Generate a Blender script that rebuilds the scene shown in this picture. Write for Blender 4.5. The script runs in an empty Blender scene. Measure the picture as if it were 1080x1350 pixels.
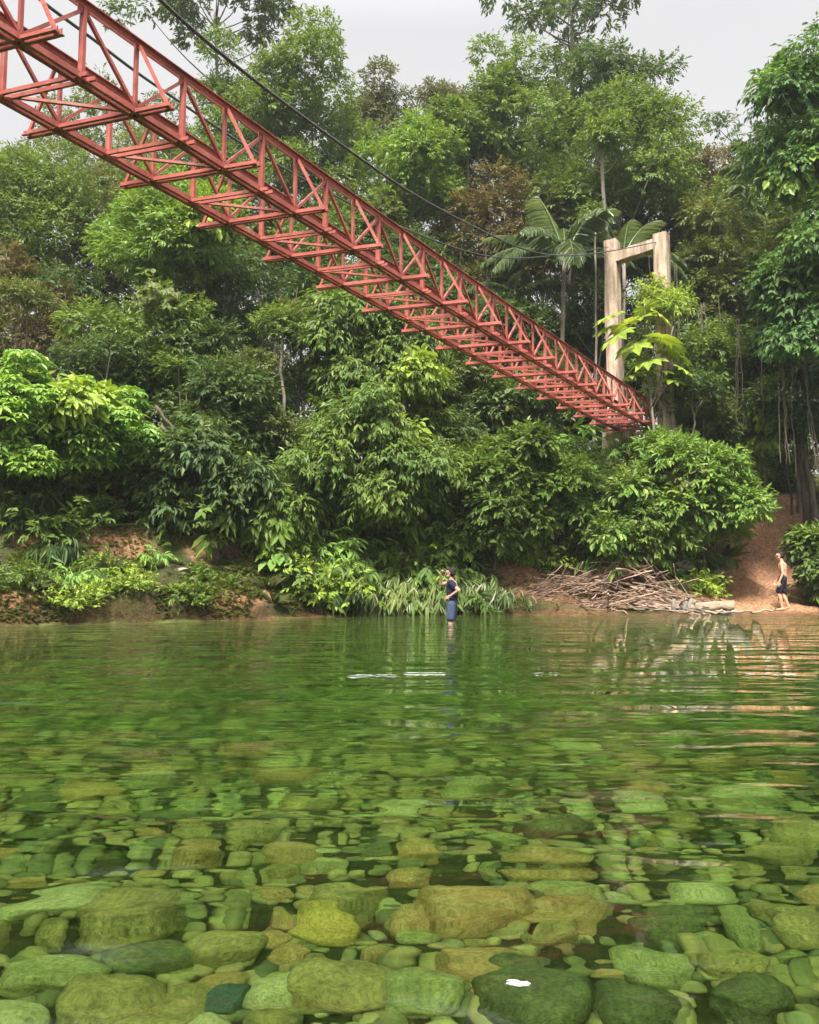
import bpy, bmesh, math, random
import numpy as np
from mathutils import Vector, Matrix

RS = np.random.default_rng(7)
random.seed(7)
C = bpy.context.scene.collection
R = math.radians
# ------------------------------------------------------------------ camera model (photo is 1080 x 1350)
F, CX, CY, EYE, PITCH = 1083.0, 540.0, 675.0, 0.9, R(5.01)
CP, SP = math.cos(PITCH), math.sin(PITCH)

def at(px, py, Y):
    dx, up = (px - CX) / F, (CY - py) / F
    yy, zz = CP - SP * up, SP + CP * up
    s = Y / yy
    return Vector((dx * s, Y, EYE + zz * s))

def on_water(px, py):
    dx, up = (px - CX) / F, (CY - py) / F
    yy, zz = CP - SP * up, SP + CP * up
    s = -EYE / zz
    return Vector((dx * s, yy * s, 0.0))

# ------------------------------------------------------------------ helpers
def tag(o, label=None, cat=None, group=None, kind=None):
    if label: o['label'] = label
    if cat: o['category'] = cat
    if group: o['group'] = group
    if kind: o['kind'] = kind
    return o

def empty(name, loc=(0, 0, 0), rz=0.0, label=None, cat=None, group=None):
    o = bpy.data.objects.new(name, None)
    C.objects.link(o)
    o.location = loc
    o.rotation_euler = (0, 0, rz)
    return tag(o, label, cat, group)

def link(name, me, mat=None, parent=None):
    o = bpy.data.objects.new(name, me)
    C.objects.link(o)
    if mat is not None:
        me.materials.clear()
        me.materials.append(mat)
    if parent is not None: o.parent = parent
    return o

def copy_tree(o, parent=None):
    c = o.copy()
    C.objects.link(c)
    if parent is not None: c.parent = parent
    for ch in list(o.children): copy_tree(ch, c)
    return c

def np_mesh(name, verts, faces, smooth=False):
    """verts (n,3); faces (m,k) of one size"""
    me = bpy.data.meshes.new(name)
    verts = np.asarray(verts, np.float32)
    faces = np.asarray(faces, np.int32)
    m, k = faces.shape
    me.vertices.add(len(verts)); me.vertices.foreach_set('co', verts.ravel())
    me.loops.add(m * k); me.loops.foreach_set('vertex_index', faces.ravel())
    me.polygons.add(m)
    me.polygons.foreach_set('loop_start', np.arange(0, m * k, k, dtype=np.int32))
    me.polygons.foreach_set('loop_total', np.full(m, k, np.int32))
    me.polygons.foreach_set('use_smooth', np.full(m, smooth, bool))
    me.update(calc_edges=True)
    return me

class MB:
    """collects quads/tubes/boxes"""
    def __init__(s): s.v, s.f, s.n = [], [], 0
    def add(s, v, f):
        v = np.asarray(v, float); s.v.append(v); s.f.append(np.asarray(f, int) + s.n); s.n += len(v)
    def box_between(s, a, b, w, h, up=(0, 0, 1)):
        a, b = np.array(a, float), np.array(b, float)
        d = b - a; d /= np.linalg.norm(d)
        u = np.array(up, float); sd = np.cross(d, u)
        if np.linalg.norm(sd) < 1e-4: sd = np.cross(d, [1, 0, 0])
        sd /= np.linalg.norm(sd); u = np.cross(sd, d)
        vs = []
        for p in (a, b):
            for x, y in ((-1, -1), (1, -1), (1, 1), (-1, 1)):
                vs.append(p + sd * x * w / 2 + u * y * h / 2)
        s.add(vs, [(0, 3, 2, 1), (4, 5, 6, 7), (0, 1, 5, 4), (1, 2, 6, 5), (2, 3, 7, 6), (3, 0, 4, 7)])
    def box(s, c, sz):
        x, y, z = c; a, b, h = sz[0] / 2, sz[1] / 2, sz[2] / 2
        v = [(x + i * a, y + j * b, z + k * h) for k in (-1, 1) for i, j in ((-1, -1), (1, -1), (1, 1), (-1, 1))]
        s.add(v, [(0, 3, 2, 1), (4, 5, 6, 7), (0, 1, 5, 4), (1, 2, 6, 5), (2, 3, 7, 6), (3, 0, 4, 7)])
    def tube(s, pts, rad, n=7):
        pts = np.asarray(pts, float); m = len(pts)
        rad = np.broadcast_to(np.asarray(rad, float), (m,))
        t = np.gradient(pts, axis=0); t /= np.linalg.norm(t, axis=1)[:, None] + 1e-9
        ref = np.array([0.3, 0.9, 0.2]) if abs(t[0][2]) > .7 else np.array([0, 0, 1.])
        vs = []
        for i in range(m):
            a = np.cross(t[i], ref); a /= np.linalg.norm(a) + 1e-9; b = np.cross(t[i], a)
            for k in range(n):
                q = 2 * math.pi * k / n
                vs.append(pts[i] + rad[i] * (math.cos(q) * a + math.sin(q) * b))
        fs = [(i * n + k, i * n + (k + 1) % n, (i + 1) * n + (k + 1) % n, (i + 1) * n + k) for i in range(m - 1) for k in range(n)]
        vs += [pts[0], pts[-1]]
        c0, c1 = m * n, m * n + 1
        for k in range(n):
            fs.append((c0, (k + 1) % n, k, k)); fs.append((c1, (m - 1) * n + k, (m - 1) * n + (k + 1) % n, (m - 1) * n + (k + 1) % n))
        s.add(vs, fs)
    def mesh(s, name, smooth=False):
        v = np.concatenate(s.v); f = np.concatenate(s.f)
        me = bpy.data.meshes.new(name)
        me.from_pydata(v.tolist(), [], [tuple(dict.fromkeys(q)) for q in f.tolist()])
        if smooth: me.polygons.foreach_set('use_smooth', np.ones(len(me.polygons), bool))
        me.update()
        return me
    def build(s, name, mat, parent=None, smooth=False): return link(name, s.mesh(name, smooth), mat, parent)

# ---- value noise
_perm = np.random.default_rng(3).random((256, 256))
def vnoise(x, y):
    x, y = np.asarray(x, float), np.asarray(y, float)
    xi, yi = np.floor(x).astype(int), np.floor(y).astype(int)
    fx, fy = x - xi, y - yi
    fx, fy = fx * fx * (3 - 2 * fx), fy * fy * (3 - 2 * fy)
    g = lambda a, b: _perm[a & 255, b & 255]
    return (g(xi, yi) * (1 - fx) + g(xi + 1, yi) * fx) * (1 - fy) + (g(xi, yi + 1) * (1 - fx) + g(xi + 1, yi + 1) * fx) * fy - .5
def fbm(x, y, o=4):
    r, a = 0, 1.0
    for i in range(o):
        r = r + a * vnoise(x * 2 ** i + 17 * i, y * 2 ** i + 31 * i); a *= .5
    return r
def sstep(a, b, x):
    t = np.clip((np.asarray(x, float) - a) / (b - a), 0, 1)
    return t * t * (3 - 2 * t)

# ------------------------------------------------------------------ materials
def newmat(name):
    m = bpy.data.materials.new(name); m.use_nodes = True
    nt = m.node_tree; nt.nodes.clear()
    out = nt.nodes.new('ShaderNodeOutputMaterial')
    return m, nt, out
def N(nt, t, **kw):
    n = nt.nodes.new(t)
    for k, v in kw.items():
        if k in n.inputs: n.inputs[k].default_value = v
        else: setattr(n, k, v)
    return n
def c4(c): return (c[0], c[1], c[2], 1)
def mixc(nt, fac, a, b, bt='MIX'):
    n = nt.nodes.new('ShaderNodeMix'); n.data_type = 'RGBA'; n.blend_type = bt
    for sock, v in ((n.inputs[0], fac), (n.inputs[6], a), (n.inputs[7], b)):
        if isinstance(v, bpy.types.NodeSocket): nt.links.new(v, sock)
        elif isinstance(v, (tuple, list)): sock.default_value = c4(v)
        else: sock.default_value = v
    return n.outputs[2]
def ramp(nt, src, stops):
    n = nt.nodes.new('ShaderNodeValToRGB'); nt.links.new(src, n.inputs[0])
    e = n.color_ramp.elements
    while len(e) < len(stops): e.new(.5)
    for el, (p, c) in zip(e, stops):
        el.position = p; el.color = c4(c) if isinstance(c, (tuple, list)) else (c, c, c, 1)
    return n.outputs[0]
def noise(nt, vec, scale, detail=4, rough=.55, dist=0):
    n = N(nt, 'ShaderNodeTexNoise', Scale=scale, Detail=detail, Roughness=rough, Distortion=dist)
    if vec is not None: nt.links.new(vec, n.inputs['Vector'])
    return n.outputs[0]
def bump(nt, h, strength=.5, dist=.02):
    n = N(nt, 'ShaderNodeBump', Strength=strength, Distance=dist); nt.links.new(h, n.inputs['Height']); return n.outputs[0]

def leaf_mat(name, a, b, c=None, rough=.5, trans=.33, spec=.28):
    """leaf colours differ from leaf to leaf (a..b), c is a rare other tone (young or dry leaves)"""
    m, nt, out = newmat(name)
    geo = N(nt, 'ShaderNodeNewGeometry')
    tc = N(nt, 'ShaderNodeTexCoord')
    col = mixc(nt, geo.outputs['Random Per Island'], a, b)
    nz = ramp(nt, noise(nt, tc.outputs['Object'], .55, 3), [(.35, .0), (.7, 1.)])
    col = mixc(nt, nz, col, mixc(nt, 1.0, col, (1.25, 1.12, .75), 'MULTIPLY'))
    if c is not None:
        n = N(nt, 'ShaderNodeMath', operation='MULTIPLY'); n.inputs[1].default_value = 7.31
        nt.links.new(geo.outputs['Random Per Island'], n.inputs[0])
        fr = N(nt, 'ShaderNodeMath', operation='FRACT'); nt.links.new(n.outputs[0], fr.inputs[0])
        col = mixc(nt, ramp(nt, fr.outputs[0], [(.86, 0.), (.93, 1.)]), col, c)
    p = N(nt, 'ShaderNodeBsdfPrincipled', Roughness=rough)
    p.inputs['Specular IOR Level'].default_value = spec
    nt.links.new(col, p.inputs['Base Color'])
    t = N(nt, 'ShaderNodeBsdfTranslucent')
    nt.links.new(mixc(nt, 1.0, col, (1.35, 1.25, .6), 'MULTIPLY'), t.inputs['Color'])
    mx = N(nt, 'ShaderNodeMixShader', Fac=trans)
    nt.links.new(p.outputs[0], mx.inputs[1]); nt.links.new(t.outputs[0], mx.inputs[2])
    nt.links.new(mx.outputs[0], out.inputs['Surface'])
    return m

def surf_mat(name, stops, scale=6, rough=.8, stretch=(1, 1, 1), b=.4, bd=.02, spec=.3, detail=5, metallic=0, island=0):
    m, nt, out = newmat(name)
    tc = N(nt, 'ShaderNodeTexCoord'); mp = N(nt, 'ShaderNodeMapping')
    mp.inputs['Scale'].default_value = stretch
    nt.links.new(tc.outputs['Object'], mp.inputs[0])
    nz = noise(nt, mp.outputs[0], scale, detail)
    col = ramp(nt, nz, stops)
    if island:
        oi = N(nt, 'ShaderNodeObjectInfo')
        col = mixc(nt, island, col, mixc(nt, oi.outputs['Random'], (.55, .5, .45), (1.5, 1.45, 1.35)), 'MULTIPLY')
    p = N(nt, 'ShaderNodeBsdfPrincipled', Roughness=rough, Metallic=metallic)
    p.inputs['Specular IOR Level'].default_value = spec
    nt.links.new(col, p.inputs['Base Color'])
    nt.links.new(bump(nt, noise(nt, mp.outputs[0], scale * 3, 6, .6), b, bd), p.inputs['Normal'])
    nt.links.new(p.outputs[0], out.inputs['Surface'])
    return m

M = {}
M['mid'] = leaf_mat('leaf_mid', (0.078, 0.145, 0.035), (0.146, 0.232, 0.054), (0.250, 0.313, 0.075))
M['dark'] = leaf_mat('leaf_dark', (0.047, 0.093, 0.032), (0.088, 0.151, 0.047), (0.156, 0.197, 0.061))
M['olive'] = leaf_mat('leaf_olive', (0.088, 0.128, 0.040), (0.146, 0.197, 0.068), (0.198, 0.174, 0.089))
M['bright'] = leaf_mat('leaf_bright', (0.140, 0.273, 0.057), (0.234, 0.394, 0.095), (0.343, 0.476, 0.123))
M['lime'] = leaf_mat('leaf_lime', (0.187, 0.290, 0.047), (0.302, 0.418, 0.075), (0.416, 0.499, 0.104))
M['fresh'] = leaf_mat('leaf_fresh', (0.104, 0.197, 0.041), (0.187, 0.307, 0.064), (0.281, 0.383, 0.089))
M['blue'] = leaf_mat('leaf_bluish', (0.057, 0.128, 0.043), (0.114, 0.220, 0.071), (0.166, 0.290, 0.085))
M['brown'] = leaf_mat('leaf_brownish', (.1, .085, .04), (.15, .14, .06), (.17, .1, .06))
M['pale'] = leaf_mat('leaf_sky_sheen', (0.125, 0.197, 0.067), (0.260, 0.325, 0.142), (0.416, 0.418, 0.228), rough=.35, spec=.6)  # sky reflection on the leaves painted in as a paler colour
M['palm'] = leaf_mat('leaf_palm', (.08, .13, .06), (.16, .22, .12), None, rough=.35, spec=.6)
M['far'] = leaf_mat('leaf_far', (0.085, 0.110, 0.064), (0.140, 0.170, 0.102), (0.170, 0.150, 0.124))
M['bark'] = surf_mat('bark', [(.3, (.06, .05, .04)), (.7, (.17, .14, .11))], 5, .9, (1, 1, .25), .6)
M['pale_bark'] = surf_mat('pale_bark', [(.3, (.13, .115, .09)), (.7, (.3, .27, .22))], 5, .85, (1, 1, .3), .5)
M['vine'] = surf_mat('vine_bark', [(.3, (.07, .055, .04)), (.7, (.17, .14, .1))], 8, .9)
M['wood'] = surf_mat('driftwood', [(.3, (.17, .115, .088)), (.7, (.44, .33, .26))], 7, .85, (.2, 1, 1), .5, island=1)
M['log'] = surf_mat('bleached_log', [(.3, (.19, .135, .095)), (.7, (.5, .38, .28))], 6, .85, (.3, 1, 1), .9, .05)
M['greylog'] = surf_mat('grey_log', [(.3, (.1, .085, .07)), (.7, (.27, .24, .2))], 5, .85, (.15, 1, 1), .6)
M['cable'] = surf_mat('steel_cable', [(.3, (.035, .035, .04)), (.7, (.09, .09, .09))], 20, .55)

def red_paint():
    m, nt, out = newmat('red_oxide_paint')
    tc = N(nt, 'ShaderNodeTexCoord')
    col = ramp(nt, noise(nt, tc.outputs['Object'], 2.2, 6, .65), [(.28, (.21, .05, .038)), (.5, (.36, .078, .058)), (.75, (.44, .15, .115))])
    rust = ramp(nt, noise(nt, tc.outputs['Object'], 11, 6, .7), [(.54, 0.), (.66, 1.)])
    col = mixc(nt, rust, col, (.18, .06, .04))
    p = N(nt, 'ShaderNodeBsdfPrincipled', Roughness=.55)
    nt.links.new(col, p.inputs['Base Color'])
    nt.links.new(bump(nt, noise(nt, tc.outputs['Object'], 30, 4), .15, .01), p.inputs['Normal'])
    nt.links.new(p.outputs[0], out.inputs['Surface'])
    return m
M['red'] = red_paint()

def concrete():
    m, nt, out = newmat('weathered_concrete')
    tc = N(nt, 'ShaderNodeTexCoord'); mp = N(nt, 'ShaderNodeMapping'); mp.inputs['Scale'].default_value = (3, 3, .35)
    nt.links.new(tc.outputs['Object'], mp.inputs[0])
    col = ramp(nt, noise(nt, tc.outputs['Object'], 1.6, 6, .65), [(.3, (.37, .27, .2)), (.6, (.56, .44, .34)), (.85, (.64, .54, .44))])
    st = ramp(nt, noise(nt, mp.outputs[0], 2.2, 5, .6), [(.45, 0.), (.66, .85)])
    col = mixc(nt, st, col, (.2, .13, .085))
    blk = ramp(nt, noise(nt, tc.outputs['Object'], 7, 6, .7), [(.62, 0.), (.74, .7)])
    col = mixc(nt, blk, col, (.1, .09, .065))
    p = N(nt, 'ShaderNodeBsdfPrincipled', Roughness=.9); p.inputs['Specular IOR Level'].default_value = .2
    nt.links.new(col, p.inputs['Base Color'])
    nt.links.new(bump(nt, noise(nt, tc.outputs['Object'], 14, 6, .65), .6, .02), p.inputs['Normal'])
    nt.links.new(p.outputs[0], out.inputs['Surface'])
    return m
M['concrete'] = concrete()

# ------------------------------------------------------------------ terrain
WL = np.array([(-200, 15.0), (-40, 15.5), (-12, 17.0), (-8.5, 18.0), (-6, 19.6), (-3.6, 21.6), (-1, 24.0), (1, 24.6), (5, 24.0), (8, 24.2), (10, 24.6), (14, 24.9), (40, 27), (200, 30)])
def waterline(x):
    return np.interp(x, WL[:, 0], WL[:, 1]) + .25 * fbm(np.asarray(x) * .45, np.zeros_like(x) + 3.3, 3)

def ground_z(x, y):
    x, y = np.asarray(x, float), np.asarray(y, float)
    d = y - waterline(x)
    # river bed
    near = .34 + .1 * np.clip(y, 0, 20)
    bed = -np.minimum(np.minimum(.075 * np.abs(d) + .02, near), 1.45)
    bed = bed + sstep(.0, 5.5, -y) * .8
    bed = bed + .04 * fbm(x * .9, y * .9, 3) * sstep(.3, 2, -d)
    # left bank: a cut earth face, a shelf, then a second rise
    left = .75 * sstep(0, .5, d) + .55 * sstep(.6, 2.2, d) + 1.1 * sstep(2.2, 3.6, d) + 2.0 * sstep(4.5, 8, d) + 1.6 * sstep(8, 16, d)
    mid = .55 * sstep(0, .6, d) + 1.2 * sstep(.6, 2.5, d) + 1.3 * sstep(2.5, 5, d) + 2.4 * sstep(4.5, 8.5, d) + 1.0 * sstep(9, 18, d)
    right = .12 * sstep(0, .5, d) + .5 * sstep(.5, 2, d) + 2.2 * sstep(1.8, 4, d) + 3.2 * sstep(3.6, 6.2, d) + 1.0 * sstep(8, 18, d)
    trail = .1 * sstep(0, .5, d) + 1.1 * sstep(1.0, 3.6, d) + 3.4 * sstep(3.4, 7.5, d) + 1.6 * sstep(7.5, 16, d)
    wr = sstep(2.5, 6, x); wl = sstep(-3.0, -5.5, x)
    wt = sstep(9.2, 10.6, x)
    z = mid * (1 - wr) * (1 - wl) + left * wl + right * wr * (1 - wt) + trail * wt
    rough = fbm(x * .5, y * .5, 5) * .7 * sstep(.4, 3, d) + fbm(x * 2.1 + 9, y * 2.1, 3) * .26 * sstep(.1, .9, d) + np.abs(fbm(x * 1.3, y * 2.6 + 4, 3)) * .3 * sstep(.05, .4, d) * sstep(-3, -5, x)
    land = z + rough * np.where(d > 0, 1, 0) * (1 - .55 * wl)
    flat = sstep(3.6, 1.2, np.hypot(x - 8.3, (y - 30.6) * 1.1))          # levelled ground round the portal
    land = land * (1 - flat) + np.minimum(land, 5.55 + .3 * vnoise(x * 1.5, y * 1.5)) * flat
    return np.where(d > 0, np.maximum(land, .02 * d), bed)

def lines(segs):
    out = []
    for a, b, st in segs: out += list(np.arange(a, b, st))
    return np.array(out + [segs[-1][1]])
gx = lines([(-260, -60, 20), (-60, -18, 1.5), (-18, 18, .16), (18, 60, 1.5), (60, 260, 20)])
gy = lines([(-40, -6, 2), (-6, 15, .3), (15, 32, .13), (32, 50, .5), (50, 90, 3), (90, 300, 30)])
GX, GY = np.meshgrid(gx, gy)
GZ = ground_z(GX, GY)
nx, ny = len(gx), len(gy)
gv = np.stack([GX, GY, GZ], -1).reshape(-1, 3)
ii = np.arange(nx * ny).reshape(ny, nx)
gf = np.stack([ii[:-1, :-1], ii[:-1, 1:], ii[1:, 1:], ii[1:, :-1]], -1).reshape(-1, 4)
gme = np_mesh('ground', gv, gf, True)
D = GY - waterline(GX)
nz1 = fbm(GX * .7, GY * .7, 4)
# bare red earth: cut face of the left bank, the trail on the right, a strip along the water
trail_c = 11.0 + .55 * np.clip(D - 1.2, 0, 9) + .4 * vnoise(D * .9, D * 0)
trail_m = sstep(1.9, 1.1, np.abs(GX - trail_c) + nz1 * .8) * sstep(-.2, .2, D) * sstep(9, 6, D)
trail_m = np.maximum(trail_m, sstep(8.6, 9.4, GX) * sstep(14.5, 12.5, GX) * sstep(2.6, 1.2, D + nz1 * .6))
left_m = sstep(-3.4, -5, GX) * sstep(.12, .5, nz1 + .42 * sstep(2.1, 3.0, D) * sstep(4.8, 3.4, D) - .02) * .8
left_m = np.maximum(left_m, sstep(1.0, .5, np.hypot((GX + 4.4) / 1.0, (D - .8) / .8)))
mid_m = sstep(.35, .1, D + nz1 * .4) * .6 * (1 - .7 * sstep(-3.4, -5, GX))
pile_m = sstep(2.2, .8, np.hypot((GX - 5.0) / 1.6, (D - 2.2)))
earth = np.clip(np.maximum.reduce([trail_m, left_m, mid_m, pile_m * .9]), 0, 1)
for nm, val in (('earth', earth), ('bed', sstep(.02, -.05, D)), ('wet', sstep(.5, .1, D))):
    at_ = gme.attributes.new(nm, 'FLOAT', 'POINT'); at_.data.foreach_set('value', val.ravel().astype(np.float32))

def ground_mat():
    m, nt, out = newmat('bank_earth')
    tc = N(nt, 'ShaderNodeTexCoord')
    O = tc.outputs['Object']
    def A(n): return N(nt, 'ShaderNodeAttribute', attribute_name=n).outputs['Fac']
    n1 = noise(nt, O, 1.3, 8, .65); n2 = noise(nt, O, 7, 8, .65)
    litter = mixc(nt, ramp(nt, n2, [(.4, 0.), (.62, 1.)]), (.045, .06, .018), (.12, .085, .05))
    moss = mixc(nt, n2, (.06, .085, .02), (.12, .15, .035))
    base = mixc(nt, ramp(nt, n1, [(.42, 0.), (.58, 1.)]), litter, moss)
    red = ramp(nt, n2, [(.28, (.36, .18, .09)), (.5, (.62, .33, .18)), (.72, (.74, .46, .29))])
    red = mixc(nt, ramp(nt, noise(nt, O, 2.5, 6, .7), [(.45, 0.), (.7, .6)]), red, (.3, .18, .1))
    col = mixc(nt, A('earth'), base, red)
    spk = ramp(nt, noise(nt, O, 17, 8, .75), [(.36, (.35, .33, .3)), (.52, (1., 1., 1.)), (.7, (1.35, 1.3, 1.2))])
    col = mixc(nt, 1., col, spk, 'MULTIPLY')
    wet = mixc(nt, 1., col, (.5, .45, .4), 'MULTIPLY')  # damp water edge, with the shade of the undercut bank painted in
    col = mixc(nt, A('wet'), col, wet)
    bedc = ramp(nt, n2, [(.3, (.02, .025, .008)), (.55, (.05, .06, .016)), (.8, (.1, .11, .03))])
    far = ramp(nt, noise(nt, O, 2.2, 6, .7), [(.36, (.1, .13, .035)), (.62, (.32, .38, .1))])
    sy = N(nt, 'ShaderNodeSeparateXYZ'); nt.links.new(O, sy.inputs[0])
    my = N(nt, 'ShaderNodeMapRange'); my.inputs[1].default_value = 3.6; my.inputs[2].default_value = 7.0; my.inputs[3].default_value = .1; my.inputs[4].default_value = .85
    nt.links.new(sy.outputs[1], my.inputs[0])                  # bed darkened near the camera as shade in stone gaps, paler further out
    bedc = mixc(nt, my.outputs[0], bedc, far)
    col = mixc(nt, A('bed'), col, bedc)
    p = N(nt, 'ShaderNodeBsdfPrincipled', Roughness=.9); p.inputs['Specular IOR Level'].default_value = .2
    nt.links.new(col, p.inputs['Base Color'])
    nt.links.new(bump(nt, noise(nt, O, 5, 9, .75), 1., .22), p.inputs['Normal'])
    nt.links.new(p.outputs[0], out.inputs['Surface'])
    return m
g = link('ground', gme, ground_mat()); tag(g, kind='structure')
def gz(x, y): return float(ground_z(np.array([x]), np.array([y]))[0])

# ------------------------------------------------------------------ water
def water_mat():
    m, nt, out = newmat('river_water')
    tc = N(nt, 'ShaderNodeTexCoord')
    def wv(sx, sy, scale, detail, rough, dist=0.):
        mp = N(nt, 'ShaderNodeMapping'); mp.inputs['Scale'].default_value = (sx, sy, 1); mp.inputs['Rotation'].default_value = (0, 0, R(5))
        nt.links.new(tc.outputs['Object'], mp.inputs[0])
        return noise(nt, mp.outputs[0], scale, detail, rough, dist)
    a = wv(.4, 1.0, 1.4, 1, .5, .6)
    b = wv(.42, 1.0, 3.6, 1, .5, .4)
    c = wv(.4, 1.0, 11, 1, .5)
    patch = ramp(nt, wv(.6, 1., .35, 2, .5), [(.38, .45), (.62, 1.)])
    def mul(x, k):
        n = N(nt, 'ShaderNodeMath', operation='MULTIPLY'); nt.links.new(x, n.inputs[0])
        if isinstance(k, float): n.inputs[1].default_value = k
        else: nt.links.new(k, n.inputs[1])
        return n.outputs[0]
    def add(x, y):
        n = N(nt, 'ShaderNodeMath', operation='ADD'); nt.links.new(x, n.inputs[0]); nt.links.new(y, n.inputs[1]); return n.outputs[0]
    sx_ = N(nt, 'ShaderNodeSeparateXYZ'); nt.links.new(tc.outputs['Object'], sx_.inputs[0])
    mr = N(nt, 'ShaderNodeMapRange'); mr.inputs[1].default_value = 2.0; mr.inputs[2].default_value = 9.0; mr.inputs[3].default_value = 1.55; mr.inputs[4].default_value = 2.3
    nt.links.new(sx_.outputs[1], mr.inputs[0])                  # calm shallows near the camera, breezier mid river
    m2 = N(nt, 'ShaderNodeMapRange'); m2.inputs[1].default_value = 2.6; m2.inputs[2].default_value = 6.0; m2.inputs[3].default_value = .0; m2.inputs[4].default_value = 1.0
    nt.links.new(sx_.outputs[1], m2.inputs[0])
    e = wv(.3, 1.0, 8, 2, .6)
    h = add(mul(mul(add(mul(a, .05), mul(add(mul(b, .024), mul(c, .0025)), patch)), mr.outputs[0]), 1.0), mul(mul(add(mul(c, .006), mul(e, .016)), patch), m2.outputs[0]))
    nb = bump(nt, h, 1.0, 1.0)
    gl = N(nt, 'ShaderNodeBsdfGlass', Roughness=0.0, IOR=1.333)
    nt.links.new(nb, gl.inputs['Normal'])
    nt.links.new(gl.outputs[0], out.inputs['Surface'])
    va = N(nt, 'ShaderNodeVolumeAbsorption', Density=.68); va.inputs['Color'].default_value = (.45, .83, .17, 1)
    nt.links.new(va.outputs[0], out.inputs['Volume'])
    return m
wb = MB(); wb.box((0, 6, -2.0), (500, 70, 4.0))
w = wb.build('river_water', water_mat()); tag(w, kind='structure')

# ------------------------------------------------------------------ world and sun
SUN_EL, SUN_AZ = R(57), R(193)           # azimuth clockwise from +Y: behind the camera, to its left
wd = bpy.data.worlds.new('World'); bpy.context.scene.world = wd; wd.use_nodes = True
nt = wd.node_tree; nt.nodes.clear()
out = N(nt, 'ShaderNodeOutputWorld'); bg = N(nt, 'ShaderNodeBackground', Strength=.1)
sky = N(nt, 'ShaderNodeTexSky', sky_type='NISHITA', sun_disc=False, sun_elevation=SUN_EL, sun_rotation=SUN_AZ)
sky.dust_density = 4.0
hs = N(nt, 'ShaderNodeHueSaturation', Saturation=.15, Value=1.0); nt.links.new(sky.outputs[0], hs.inputs['Color'])
tc = N(nt, 'ShaderNodeTexCoord'); mp = N(nt, 'ShaderNodeMapping'); mp.inputs['Scale'].default_value = (1, 1, 2.2)
nt.links.new(tc.outputs['Generated'], mp.inputs[0])
cl = ramp(nt, noise(nt, mp.outputs[0], 1.6, 5, .5), [(.3, (13.7, 13.7, 14.0)), (.7, (15.5, 15.4, 15.6))])
sx = N(nt, 'ShaderNodeSeparateXYZ'); nt.links.new(tc.outputs['Generated'], sx.inputs[0])
grad = ramp(nt, sx.outputs[2], [(.0, .275), (.58, .275), (1., 1.)])       # thin cloud is brighter overhead
nt.links.new(mixc(nt, 1., mixc(nt, .9, hs.outputs[0], cl), grad, 'MULTIPLY'), bg.inputs['Color'])
nt.links.new(bg.outputs[0], out.inputs['Surface'])
sl = bpy.data.lights.new('sun', 'SUN'); sl.energy = 5.0; sl.angle = R(14); sl.color = (1.0, .95, .87)
so = bpy.data.objects.new('sun', sl); C.objects.link(so)
sd = Vector((math.sin(SUN_AZ) * math.cos(SUN_EL), math.cos(SUN_AZ) * math.cos(SUN_EL), math.sin(SUN_EL)))
so.rotation_euler = sd.to_track_quat('Z', 'Y').to_euler()

cam = bpy.data.cameras.new('camera'); co = bpy.data.objects.new('camera', cam); C.objects.link(co)
cam.sensor_fit = 'HORIZONTAL'; cam.sensor_width = 36; cam.lens = 36 * F / 1080
cam.clip_start = .05; cam.clip_end = 1000
co.location = (0, 0, EYE); co.rotation_euler = (math.pi / 2 + PITCH, 0, 0)
sc = bpy.context.scene; sc.camera = co
sc.view_settings.view_transform = 'Standard'; sc.view_settings.look = 'None'
sc.view_settings.exposure = 1.15; sc.view_settings.gamma = 1
sc.render.engine = 'CYCLES'
cy = sc.cycles
cy.max_bounces = 8; cy.diffuse_bounces = 4; cy.glossy_bounces = 3; cy.transmission_bounces = 6; cy.transparent_max_bounces = 6
cy.use_denoising = True
cy.caustics_reflective = False; cy.caustics_refractive = True; cy.blur_glossy = .5
cy.sample_clamp_indirect = 6

# ------------------------------------------------------------------ the red truss footbridge
BP = dict(E=(8.1121, 28.5), phi=.5586, b=1.5686, h=(6.6114, .0036, .0007), ht=.91, w=1.19, ke=14.953, skew=-.254)
bd = np.array([math.sin(BP['phi']), math.cos(BP['phi'])]); bn = np.array([-bd[1], bd[0]])
def bpt(k, side, top):
    """k bay number; side 0 right chord, 1 left chord (may lie outside 0..1); top 0..1"""
    t = (k - BP['ke']) * BP['b'] + BP['skew'] * side
    x = BP['E'][0] + bd[0] * t + bn[0] * side * BP['w']; y = BP['E'][1] + bd[1] * t + bn[1] * side * BP['w']
    z = BP['h'][0] + BP['h'][1] * t + BP['h'][2] * t * t + (BP['ht'] + .06 * side) * top + .03 * side
    return np.array([x, y, z])
K0, K1 = -8.0, 16.5
bridge = empty('footbridge', bpt(K1, .5, 0), label='red painted steel truss footbridge spanning high over the green river', cat='bridge')
binv = -np.array(bridge.location)
def bpart(name, mb):
    o = mb.build(name, M['red'], bridge); o.matrix_parent_inverse = Matrix.Identity(4)
    o.data.transform(Matrix.Translation(Vector(binv))); return o
up3 = np.array([0, 0, 1.]); n3 = np.array([bn[0], bn[1], 0]); d3 = np.array([bd[0], bd[1], 0])
ks = np.arange(K0, K1 + .01, .5)
for side in (0, 1):
    for top in (0, 1):
        mb = MB()
        for a, b_ in zip(ks[:-1], ks[1:]):
            pa, pb = bpt(a, side, top), bpt(b_, side, top)
            for off in (-.03, .03):                 # two angle irons back to back
                mb.box_between(pa + n3 * off, pb + n3 * off, .012, .064 if top else .1)
                mb.box_between(pa + n3 * off * 1.95 + up3 * (.033 if top else -.05), pb + n3 * off * 1.95 + up3 * (.033 if top else -.05), .044, .012)
        bpart('top_chord' if top else 'bottom_chord', mb)
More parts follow.
